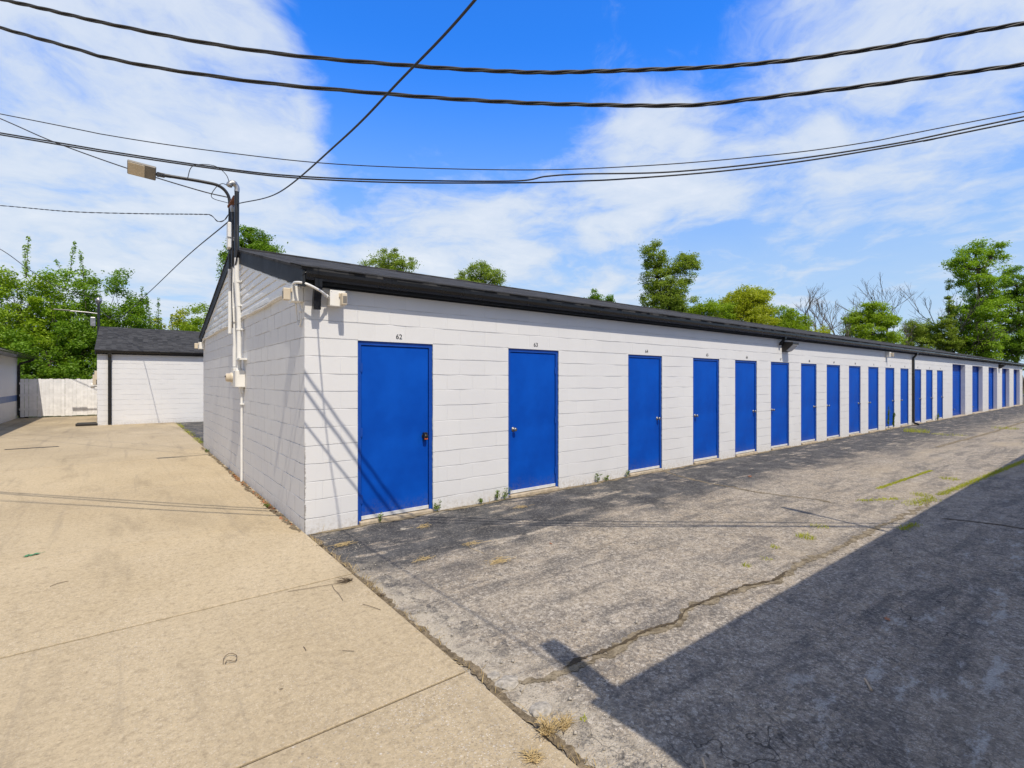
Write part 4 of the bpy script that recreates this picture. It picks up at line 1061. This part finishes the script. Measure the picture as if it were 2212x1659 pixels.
over(1880, 650, 105, 50, M['leaf_e'], 'green leafy tree between the bare trees over the roof',
     [(1890, 668, 26, 18, 0), (1870, 690, 36, 22, .4), (1900, 695, 32, 20, -.4), (1880, 730, 58, 30, 0)], 100, 70, .24)
over(1990, 690, 95, 52, M['leaf_c'], 'low olive bush over the far roof right of the second bare tree',
     [(1985, 715, 34, 22, 0), (2015, 722, 30, 20, .3), (1990, 745, 48, 22, 0)], 75, 60, .22)
over(2050, 660, 60, 50, M['leaf_c'], 'narrow ivy covered trunk left of the big ragged tree on the right',
     [(2052, 640, 7, 34, 0), (2054, 690, 9, 34, 0), (2050, 735, 30, 28, 0), (2035, 700, 14, 14, 0)], 70, 60, .2, cr=.34)
over(2112, 517, 165, 50, M['leaf_a'], 'tall green tree with a ragged crown near the right edge',
     [(2105, 545, 28, 28, 0), (2160, 545, 22, 26, .4), (2075, 580, 24, 22, -.4), (2120, 600, 44, 34, 0), (2125, 660, 40, 44, 0), (2110, 720, 46, 44, 0), (2060, 570, 14, 14, 0), (2120, 760, 40, 30, 0)], 240, 75, .26, tr=.26)
over(2198, 580, 110, 51, M['leaf_d'], 'dark leafy tree cut off by the right edge of the view',
     [(2195, 610, 36, 30, 0), (2180, 660, 40, 40, .3), (2200, 715, 40, 44, 0), (2230, 640, 40, 40, -.4), (2185, 755, 30, 24, 0)], 170, 75, .26, tr=.22)
over(2300, 600, 200, 56, M['leaf_d'], 'broad dark tree standing out past the right edge', None, 130, 75, .28)

def bare_tree(px, top, d, spread, label, seed, levels=5):
    rg = random.Random(seed); bx_, by_ = placed(px, d); H_ = hz(top, d)
    root = empty('bare_tree', (bx_, by_, -.08), label, 'tree', 'leafless trees over the far roof')
    T = MB()
    def grow(p, dr_, L, r_, lv):
        P = [p]; q = p.copy(); dd = dr_.copy()
        for i in range(4):
            dd = (dd+Vector((rg.gauss(0, .10), rg.gauss(0, .10), rg.gauss(0, .05)+.03))).normalized(); q = q+dd*L/4; P.append(q.copy())
        T.tube(P, [r_*(1-.11*i) for i in range(5)], 5 if lv > 2 else 4, False)
        if lv == 0: return
        for k in range(3 if lv < levels else 4):
            st_ = P[rg.randint(2, 4)]; sp_ = spread*(1.0 if lv == levels else 1.1)
            nd = (dd+Vector((rg.gauss(0, sp_), rg.gauss(0, sp_), rg.uniform(-.05, .35)))).normalized()
            grow(st_, nd, L*rg.uniform(.50, .74), max(.011, r_*rg.uniform(.45, .62)), lv-1)
    grow(Vector((bx_, by_, -.1)), Vector((0, 0, 1)), H_*.50, .17, levels)
    o = T.build('trunk', M['bark_pale'], root)
    z = max(v.co.z for v in o.data.vertices)
    s_ = (H_+.1)/z
    for v in o.data.vertices: v.co.z *= s_
    return root
bare_tree(1785, 612, 48, .42, 'leafless tree with wide fine branches, left of the two over the far roof', 3)
bare_tree(1832, 606, 49, .30, 'leafless narrow tree beside the wide bare one over the far roof', 9)
bare_tree(1946, 592, 51, .30, 'leafless forked tree standing alone right of the green leafy tree', 21)
bare_tree(2034, 606, 53, .30, 'faint leafless tree left of the big ragged tree', 33)

# ------------------------------------------------------------------ weeds, grass, litter
def blades(centres, hgt, wid, lean=.5):
    vs = []; fs = []
    for (x_, y_, z_, h_) in centres:
        a_ = rng.random()*6.28; b_ = rng.random()*6.28; l_ = h_*rng.uniform(.1, lean*1.6)
        w_ = wid*rng.uniform(.6, 1.3); i = len(vs)
        ux, uy = math.cos(a_)*w_*.5, math.sin(a_)*w_*.5; lx, ly = math.cos(b_)*l_, math.sin(b_)*l_
        vs += [(x_-ux, y_-uy, z_), (x_+ux, y_+uy, z_), (x_+ux*.6+lx*.4, y_+uy*.6+ly*.4, z_+h_*.6), (x_-ux*.6+lx*.4, y_-uy*.6+ly*.4, z_+h_*.6)]
        vs += [(x_-ux*.6+lx*.4, y_-uy*.6+ly*.4, z_+h_*.6), (x_+ux*.6+lx*.4, y_+uy*.6+ly*.4, z_+h_*.6), (x_+ux*.05+lx, y_+uy*.05+ly, z_+h_*.92), (x_-ux*.05+lx, y_-uy*.05+ly, z_+h_*.92)]
        fs += [(i, i+1, i+2, i+3), (i+4, i+5, i+6, i+7)]
    return np.array(vs), np.array(fs)
def tuft(p, r_, h_, n_, label, m=None, wid=.006, lean=.7, name='grass_tuft', cat='grass tuft', group='tufts on the pavement'):
    cs = []
    for _ in range(n_):
        a_ = rng.random()*6.28; q = r_*math.sqrt(rng.random()); cs.append((p[0]+q*math.cos(a_), p[1]+q*math.sin(a_), p[2], h_*rng.uniform(.4, 1.1)))
    v, q = blades(cs, h_, wid, lean)
    o = raw(name, v, q, m or M['grass']); return tag(o, label, cat, group)
def A(p, z=AZ): return (p.x, p.y, z)
# weeds at the wall foot
def weed(p, h_, label, lean=(0, 0), n_=26, size=.035):
    root = empty('weed', p, label, 'weed', 'weeds along the wall foot')
    T = MB(); pts = []
    for s_ in range(3):
        dx_, dy_ = lean[0]+rng.gauss(0, .03), lean[1]-abs(rng.gauss(0, .02)); hh = h_*rng.uniform(.6, 1)
        T.tube([p, (p[0]+dx_*.4, p[1]+dy_*.5, p[2]+hh*.5), (p[0]+dx_, p[1]+dy_, p[2]+hh)], [.004, .003, .001], 4, False)
        m_ = int(n_*hh/h_); f = nr.uniform(.25, 1, m_)
        pts.append(np.stack([p[0]+dx_*f+nr.normal(0, .014, m_), p[1]+dy_*f+nr.normal(0, .012, m_), p[2]+hh*f], 1))
    T.build('stem', M['weed'], root)
    v, q = leaves_from(np.concatenate(pts), size, .2, .4); raw('foliage', v, q, M['weed'], root)
weed((1.66, -.03, AZ), .17, 'small weed at the right jamb of the first blue door')
weed((.86, -.05, AZ), .15, 'thin weed before the sill of the first blue door', n_=12)
weed((2.36, -.04, AZ), .10, 'short bushy weed between the first and second blue doors')
weed((2.62, -.04, AZ), .17, 'tall dark weed left of the second blue door')
weed((2.74, -.05, AZ), .20, 'leaning weed touching the left jamb of the second blue door', (.06, 0))
weed((4.72, -.04, AZ), .18, 'upright weed on the wall between the second and third blue doors')
weed((4.95, -.04, AZ), .10, 'sparse little weed left of the third blue door')
weed((5.48, -.05, AZ), .17, 'yellowish weed at the left jamb of the third blue door')
weed((19.72, -.06, AZ), .95, 'tall spindly weed against the wall left of the eleventh door', n_=60, size=.06)
weed((20.05, -.12, AZ), .60, 'bushy weed in front of the eleventh blue door', n_=80, size=.07)
weed((26.3, -.06, AZ), .34, 'low weed at the left jamb of the last narrow door', n_=40, size=.06)
weed((-.05, 8.0, 0), .10, 'small green weed at the foot of the gable wall near its far end')
weed((-.08, 1.45, 0), .07, 'tiny weed on the concrete edge of the gable wall', n_=14)
wg = []
for _ in range(420):
    x_ = rng.uniform(.1, 28)
    if any(a-.02 < x_ < b_+.02 for a, b_, h in ops) and rng.random() < .8: continue
    if math.sin(x_*3.1)+math.sin(x_*7.7+1) < .2: continue
    wg.append((x_, -.02-abs(rng.gauss(0, .02)), AZ, rng.uniform(.02, .10)))
v, q = blades(wg, .1, .006, .8); tag(raw('dry_grass', v, q, M['drygrass']), 'thin dry grass fringe along the foot of the door wall', 'grass', kind='stuff')
wg = [(-.02-abs(rng.gauss(0, .025)), y_, .004, rng.uniform(.015, .05)) for y_ in np.concatenate([nr.uniform(.1, 9, 90), nr.normal(3.9, .3, 60), nr.normal(1.9, .25, 40)])]
wl_ = [(-.02-abs(rng.gauss(0, .03)), y_, .006) for y_ in np.concatenate([nr.uniform(.4, 5, 60), nr.normal(3.95, .25, 60), nr.normal(1.7, .3, 40)])]
v, q = leaves_from(wl_, .045, 1.2, .5); tag(raw('leaf_litter', v, q, M['brownleaf']), 'brown leaf litter along the foot of the gable wall', 'leaf litter', kind='stuff')
v, q = blades(wg, .05, .006, .9); tag(raw('dry_grass', v, q, M['drygrass']), 'dry grass bits along the foot of the gable wall', 'grass', kind='stuff')
# dry debris in the slab joint
jb = []
for _ in range(420):
    y_ = rng.uniform(-6, -.1) if rng.random() < .6 else rng.choice((-1.5, -1.9, -2.6, -4.4, -.4))+rng.gauss(0, .12)
    jb.append((.04+rng.gauss(0, .03), y_, AZ+.006, rng.uniform(.015, .05)))
v, q = blades(jb, .05, .005, 1.6); tag(raw('dry_grass', v, q, M['drygrass']), 'dry straw caught in the joint between concrete and asphalt', 'grass', kind='stuff')
# grass growing in the lot's far joints
def strip(p0, p1, n_, w_, h_, label, gap=True):
    cs = []; ph = rng.random()*9; L_ = (p1-p0).length
    for _ in range(n_*2):
        f = rng.random()
        if gap and math.sin(f*L_*2.1+ph)+.8*math.sin(f*L_*5.3+ph*2)+rng.uniform(-.9, .9) < -.35: continue
        cs.append((p0.x+(p1.x-p0.x)*f+rng.gauss(0, w_), p0.y+(p1.y-p0.y)*f+rng.gauss(0, w_), AZ, h_*rng.uniform(.4, 1.1)))
    v, q = blades(cs, h_, .007, .9); return tag(raw('grass_strip', v, q, M['grass']), label, 'grass', kind='stuff')
strip(z6(1595, 88), z6(1820, 12), 900, .018, .022, 'green grass line growing in a joint of the lot, nearer the doors', False)
strip(z6(1905, 122)+Vector((0, .14, 0)), gp(2260, 984)+Vector((0, .14, 0)), 2400, .030, .022, 'long bright grass line growing along the edge of the shadow', False)
strip(z6(1520, 138), z6(1680, 130), 160, .03, .03, 'patchy grass line in a crack left of the long grass line')
strip(z6(1690, 165), z6(1835, 128), 260, .06, .035, 'patchy grass where two cracks meet by the shadow')
strip(z6(1690, 260), z6(1760, 235), 120, .03, .03, 'little grass line at the shadow edge')
strip(Vector((.06, 10, 0)), Vector((.06, 18.6, 0)), 700, .06, .06, 'grass along the concrete edge before the rear building')
for (x_, y_, r_, h_, n_, lb) in [(1290, 290, .10, .045, 120, 'round green tuft on sunlit asphalt left of the shadow'), (1350, 245, .10, .035, 70, 'flat green tuft beyond the round one'), (1160, 332, .05, .03, 40, 'small green tuft along the crack'),
                               (1040, 410, .04, .03, 40, 'small green tuft nearest the long crack'), (1125, 380, .06, .02, 30, 'sparse yellow tuft beside the crack'), (1780, 115, .14, .045, 120, 'spreading green tuft right of the grass lines'), (1900, 48, .14, .05, 110, 'green tuft between the two long grass lines'), (350, 1048, .02, .02, 20, 'tiny green sprout on gravel by the slab')]:
    tuft(A(z6(x_, y_)), r_, h_, n_, lb)
tuft((gp(1980, 932).x, gp(1980, 932).y, AZ), .35, .16, 320, 'large yellow green tuft on the asphalt before the downspout')
tuft((gp(2262, 930).x, gp(2180, 922).y, AZ), .35, .12, 150, 'far green tuft near the roll-up doors')
tuft((gp(2052, 938).x, gp(2052, 938).y, AZ), .45, .05, 200, 'flat green tuft far along the lot')
def z5(x, y): return gp((800+x/2.063)/1.38888, (1500+y/2.063)/1.38888)
def straw_pile(p, r_, n_, label, L=.09):
    b = MB()
    for _ in range(n_):
        a_ = rng.gauss(.1, .7); q = (rng.gauss(0, r_), rng.gauss(0, r_*.5)); l_ = L*rng.uniform(.4, 1.2)
        d_ = Vector((math.cos(a_), math.sin(a_), 0))*l_*.5; c_ = Vector((p.x+q[0], p.y+q[1], AZ+.004+rng.random()*.012))
        b.tube([c_-d_, c_+Vector((0, 0, .006)), c_+d_+Vector((0, 0, rng.uniform(-.002, .01)))], .0016, 4, False)
    return tag(b.build('straw_clump', M['straw']), label, 'dry straw', 'straw clumps on the asphalt')
straw_pile(z5(1440, 368), .07, 60, 'pale straw clump on the asphalt, the larger one in the middle')
straw_pile(z5(975, 356), .05, 30, 'pale straw clump nearer the concrete edge')
straw_pile(z5(1265, 262), .05, 24, 'straw clump with a long stem nearest the second door')
straw_pile(z5(965, 158), .05, 30, 'straw tuft before the first blue door sill')
straw_pile(z5(1570, 38), .06, 26, 'thin straw clump before the second blue door')
straw_pile(z5(470, 268), .06, 50, 'brown straw heap by the near building corner')
def dead_weed(p, r_, h_, n_, label, dirx=0):
    b = MB()
    for _ in range(n_):
        a_ = rng.random()*6.28; l_ = r_*rng.uniform(.3, 1.1); hh = h_*rng.uniform(.2, 1)
        q = Vector((p[0]+rng.gauss(0, r_*.15), p[1]+rng.gauss(0, r_*.15), p[2]))
        e = q+Vector((math.cos(a_)*l_+dirx*l_, math.sin(a_)*l_, hh))
        m_ = q.lerp(e, .5)+Vector((rng.gauss(0, .01), rng.gauss(0, .01), hh*.25))
        b.tube([q, m_, e], [.0025, .0018, .0008], 4, False)
    return tag(b.build('dead_weed', M['straw'] if n_ > 60 else M['twig']), label, 'dead weed', 'dead weeds in the slab joints')
p = z5(1735, 1440); dead_weed((p.x, p.y, .0), .075, .07, 80, 'largest dried weed in the slab joint at the bottom of the view')
p = z5(1640, 1600); dead_weed((p.x, p.y, .0), .06, .025, 70, 'flattened dried weed on the concrete at the very bottom')
p = z5(1840, 1375); dead_weed((p.x, p.y, AZ), .07, .05, 70, 'brown dried weed on gravel above the largest one')
p = z5(510, 500); dead_weed((p.x, p.y, .0), .07, .035, 46, 'dark twiggy weed at the end of a concrete joint', -.8)
p = z5(330, 280); dead_weed((p.x, p.y, AZ), .05, .04, 40, 'dark dead weed in the joint near the building corner')
p = z5(700, 580); dead_weed((p.x, p.y, AZ), .05, .03, 40, 'dark dead weed halfway along the slab edge')
# dead leaves, sticks
def leaf_thing(p, L, m, label, rz=0, name='fallen_leaf', z=.0, lobes=5):
    b = MB(); n_ = 14; vs = [(p.x, p.y, z+.010)]
    for i in range(n_):
        w_ = 2*math.pi*i/n_; q = L*.5*(.62+.38*math.cos(w_*lobes*.5)**2)*(1 if abs(math.cos(w_)) > .3 else .75)
        x_, y_ = q*math.cos(w_), q*.72*math.sin(w_)
        vs.append((p.x+x_*math.cos(rz)-y_*math.sin(rz), p.y+x_*math.sin(rz)+y_*math.cos(rz), z+.006+.018*abs(math.sin(w_*1.5+rz))*L*8*.5))
    b.add(vs, [(0, i+1, (i+1) % n_+1) for i in range(n_)], True)
    b.tube([(p.x+L*.4*math.cos(rz), p.y+L*.4*math.sin(rz), z+.008), (p.x+L*.8*math.cos(rz), p.y+L*.8*math.sin(rz), z+.012)], .0012, 4)
    return tag(b.build(name, m), label, 'leaf', 'fallen leaves')
leaf_thing(z6(1635, 635), .07, M['brownleaf'], 'orange brown leaf lying alone on the shaded asphalt', .4, z=AZ)
leaf_thing(z6(1055, 38), .13, M['brownleaf'], 'pale brown leaf on the asphalt before the fourth door', .2, z=AZ)
leaf_thing(z6(215, 318), .045, M['brownleaf'], 'small dark red leaf on the asphalt before the second door', 1.2, z=AZ)
leaf_thing(gp(74, 1199), .10, M['greenleaf'], 'bright green torn leaf on the concrete, right of the pair', .3)
leaf_thing(gp(58, 1202), .08, M['greenleaf'], 'bright green torn leaf on the concrete, left of the pair', 1.3)
def stick(pts, r_, label, m=None, name='stick'):
    b = MB(); b.tube(spline(pts, 5), r_, 6); return tag(b.build(name, m or M['twig']), label, 'stick', 'sticks and twigs on the ground')
def V3(p, z): return Vector((p.x, p.y, z))
stick([V3(z6(1540, 885), AZ+.008), V3(z6(1552, 905), AZ+.010), V3(z6(1568, 932), AZ+.008)], .006, 'pale splinter of wood on the shaded asphalt right of centre', M['palewood'])
stick([V3(z6(855, 1218), AZ+.008), V3(z6(862, 1240), AZ+.010), V3(z6(868, 1268), AZ+.008)], .005, 'pale splinter of wood at the bottom edge on shaded asphalt', M['palewood'])
stick([V3(gp(482, 1436), .006), V3(gp(484, 1425), .012), V3(gp(496, 1417), .016), V3(gp(511, 1420), .012), V3(gp(508, 1432), .010), V3(gp(492, 1431), .014), V3(gp(486, 1436), .006)], .0022, 'curled brown twig loop on the concrete')
stick([V3(z5(595, 648), .005), V3(z5(640, 663), .008), V3(z5(705, 683), .005)], .002, 'thin dark twig on the concrete below the joint weed')
stick([V3(z5(228, 912), .005), V3(z5(236, 922), .006), V3(z5(244, 936), .005)], .002, 'tiny straight twig on the concrete nearer the bottom left')
stick([V3(z5(470, 935), .005), V3(z5(505, 940), .007), V3(z5(540, 940), .005)], .0015, 'hair thin twig lying flat on the middle slab')
stick([V3(gp(108, 1268), .005), V3(gp(125, 1262), .008), V3(gp(148, 1256), .005)], .002, 'small dark twig on the concrete at the left')
stick([V3(z5(130, 570), .005), V3(z5(260, 552), .008), V3(z5(400, 528), .008), V3(z5(500, 508), .008)], .0018, 'long straw stem lying along the concrete joint')
stick([V3(z5(405, 530), .005), V3(z5(420, 560), .008), V3(z5(445, 585), .008), V3(z5(472, 625), .005)], .0016, 'wispy bent twig below the concrete joint')
stick([V3(z5(1345, 320), AZ+.006), V3(z5(1250, 275), AZ+.01), V3(z5(1390, 245), AZ+.012)], .0016, 'long pale stem on the asphalt by a straw clump', M['straw'])
# small stones scattered along the slab edge: uncountable
ST = []; SF = []
for i in range(900):
    if i < 600: x_, y_ = .12+abs(rng.gauss(0, .18)), rng.uniform(-5.6, -.05)
    elif i < 750: x_, y_ = rng.uniform(.1, 8), -.06-abs(rng.gauss(0, .12))
    else: x_, y_ = rng.uniform(.1, 5), rng.uniform(-5, -.2)
    r_ = rng.uniform(.002, .006) if rng.random() < .93 else rng.uniform(.008, .016)
    b0 = len(ST); c_ = (x_, y_, AZ+r_*.5)
    for dx_, dy_, dz_ in ((1, 0, 0), (-1, 0, 0), (0, 1, 0), (0, -1, 0), (0, 0, .7), (0, 0, -.7)):
        s_ = r_*rng.uniform(.7, 1.3); ST.append((c_[0]+dx_*s_, c_[1]+dy_*s_, c_[2]+dz_*s_))
    for f in ((0, 2, 4), (2, 1, 4), (1, 3, 4), (3, 0, 4), (2, 0, 5), (1, 2, 5), (3, 1, 5), (0, 3, 5)): SF.append(tuple(b0+k for k in f))
tag(raw('gravel', ST, SF, M['stone']), 'loose pale stone chips scattered along the slab edge', 'gravel', kind='stuff')
# broken concrete lumps at the joint
for (x_, y_, r_, lb) in [(1400, 1070, .035, 'round pale stone chunk in the slab joint'), (1490, 1115, .06, 'flat broken concrete lump beside the slab joint'), (1700, 1280, .055, 'chipped concrete piece on gravel near the bottom weed'), (845, 170, .03, 'white stone lying before the first blue door')]:
    p = z5(x_, y_); bm = bmesh.new(); bmesh.ops.create_icosphere(bm, subdivisions=2, radius=1)
    rg = random.Random(x_)
    for v in bm.verts: v.co = Vector((v.co.x*r_*rg.uniform(.85, 1.15)*1.3+p.x, v.co.y*r_*rg.uniform(.85, 1.15)+p.y, v.co.z*r_*.35+AZ+r_*.1))
    me = bpy.data.meshes.new('stone'); bm.to_mesh(me); bm.free(); me.materials.append(M['stone'])
    o = bpy.data.objects.new('stone', me); col.objects.link(o); tag(o, lb, 'stone', 'stones on the ground')

# ------------------------------------------------------------------ sky, sun, camera
wd = bpy.data.worlds.new('World'); scene.world = wd; wd.use_nodes = True
class WT(NT):
    def __init__(s, tree): s.t = tree; s.t.nodes.clear(); s.out = s.t.nodes.new('ShaderNodeOutputWorld')
t = WT(wd.node_tree)
to_sun = -SUN
el = math.asin(to_sun.z); az = math.atan2(to_sun.x, to_sun.y)
sky = t.n('ShaderNodeTexSky', sky_type='NISHITA', sun_disc=False, sun_elevation=el, sun_rotation=az, air_density=1.0, dust_density=.4, ozone_density=2.2, altitude=200)
dv = t.n('ShaderNodeTexCoord').outputs['Generated']
X_, Y_, Z_ = t.sep(dv)
up_ = t.math('ADD', t.math('MAXIMUM', Z_, 0.0), .16)
pl = t.n('ShaderNodeCombineXYZ', {0: t.math('DIVIDE', X_, up_), 1: t.math('DIVIDE', Y_, up_), 2: 0.0}).outputs[0]
warp = t.n('ShaderNodeTexNoise', {'Vector': pl, 'Scale': 1.2, 'Detail': 4.0, 'Roughness': .55}).outputs['Color']
wv = t.n('ShaderNodeVectorMath', {0: warp, 1: (.5, .5, .5)}, operation='SUBTRACT').outputs[0]
wv = t.n('ShaderNodeVectorMath', {0: wv, 3: .55}, operation='SCALE').outputs[0]
pw = t.n('ShaderNodeVectorMath', {0: pl, 1: wv}, operation='ADD').outputs[0]
n1 = t.noise(pw, 1.35, 10, .64); n2 = t.noise(t.map(pw, (1, 1, 1), loc=(3.1, 1.7, 0), rot=(0, 0, .6)), 3.0, 10, .62)
fb = t.math('ADD', t.math('MULTIPLY', n1, .62), t.math('MULTIPLY', n2, .38))
cov = 0.0
def spot(px, py, rad, amt):
    global cov
    d = (at(px, py, 10)-CAM).normalized()
    dt = t.n('ShaderNodeVectorMath', {0: dv, 1: tuple(d)}, operation='DOT_PRODUCT').outputs['Value']
    cov = t.math('ADD', cov, t.ramp(dt, math.cos(R(rad*1.2)), 1.0, 0.0, amt*1.25))
for s_ in [(70, 120, 20, .13), (380, 110, 13, .10), (560, 150, 9, .07), (330, 320, 17, .10), (560, 330, 11, .08), (60, 400, 18, .11), (230, 470, 18, .06), (1950, 60, 14, .11), (1750, 170, 13, .07), (2150, 180, 12, .05), (1400, 290, 8, .09), (1150, 470, 20, .11), (950, 500, 12, .06), (1480, 560, 16, .04), (1900, 560, 18, .05), (700, 600, 16, .04), (480, 420, 9, .06),
           (880, 60, 16, -.14), (1300, 90, 15, -.10), (830, 260, 12, -.09), (1800, 400, 14, -.05)]:
    spot(*s_)
for s_ in [(90, 130, 8, .11), (40, 200, 6, .08), (400, 95, 6, .09), (600, 160, 5, .06), (2000, 70, 8, .07), (1420, 290, 5, .08)]: spot(*s_)
cov = t.math('MULTIPLY', t.math('MINIMUM', cov, .24), .80)
fb = t.math('ADD', t.math('MULTIPLY', t.math('SUBTRACT', fb, .5), 1.22), .5)
# unseen cloud added behind the viewer to neutralise the ambient fill
bk = t.n('ShaderNodeVectorMath', {0: dv, 1: tuple(Vector((-.55, -.72, .42)).normalized())}, operation='DOT_PRODUCT').outputs['Value']
cov = t.math('ADD', cov, t.ramp(bk, .10, .60, 0.0, .20))
cov = t.math('ADD', cov, t.ramp(Z_, .68, .88, 0.0, .24))      # more unseen cloud added overhead for the same fill
fb = t.math('ADD', fb, cov)
al = t.ramp(fb, .465, .71)
hzn = t.ramp(Z_, .0, .42, .42, 0.0)
al = t.math('MAXIMUM', al, t.math('MULTIPLY', hzn, t.ramp(fb, .30, .62, .45, 1.0)))
al = t.math('MULTIPLY', al, .90)
pale = t.ramp(Z_, .03, .58, .74, 0.0)
hs = t.n('ShaderNodeHueSaturation', {'Hue': .508, 'Saturation': 1.12, 'Value': 1.0, 'Fac': 1.0, 'Color': sky.outputs[0]})
skc = t.mix(1.0, hs.outputs[0], t.mix(t.ramp(Z_, .02, .55), (1.18, 1.40, 1.52), (.55, 2.15, 3.75)), 'MULTIPLY')
cw = t.mix(t.ramp(fb, .62, .95), (7.8, 8.8, 10.2), (10.6, 10.9, 11.2))
skc = t.mix(pale, skc, (5.4, 7.9, 11.0))
fill_cloud = t.math('MAXIMUM', t.ramp(bk, .15, .6), t.ramp(Z_, .70, .88))
cw = t.mix(t.math('MULTIPLY', fill_cloud, .8), cw, (4.3, 4.3, 4.4))      # the added fill cloud dimmed to grey to lower the ambient
c = t.mix(al, skc, cw)
bg = t.n('ShaderNodeBackground', {'Color': c, 'Strength': .10})
t.t.links.new(bg.outputs[0], t.out.inputs[0])

su = bpy.data.lights.new('sun', 'SUN'); su.energy = 5.0; su.angle = R(.53); su.color = (1.0, .905, .76)
so = bpy.data.objects.new('sun', su); col.objects.link(so); so.rotation_euler = SUN.to_track_quat('-Z', 'Y').to_euler(); so.location = (-5, -20, 30)

cd = bpy.data.cameras.new('camera'); cd.sensor_width = 36; cd.lens = F/2212*36; cd.clip_end = 3000; cd.clip_start = .05
cd.shift_y = -6.0/2212
co = bpy.data.objects.new('camera', cd); col.objects.link(co); co.location = CAM
co.rotation_euler = (R(90), 0, -math.atan2(FX[0], FX[1])); scene.camera = co
scene.view_settings.view_transform = 'Standard'; scene.view_settings.look = 'None'; scene.view_settings.gamma = 1; scene.view_settings.exposure = -0.20
scene.view_settings.use_curve_mapping = False
scene.cycles.max_bounces = 8; scene.cycles.transparent_max_bounces = 8
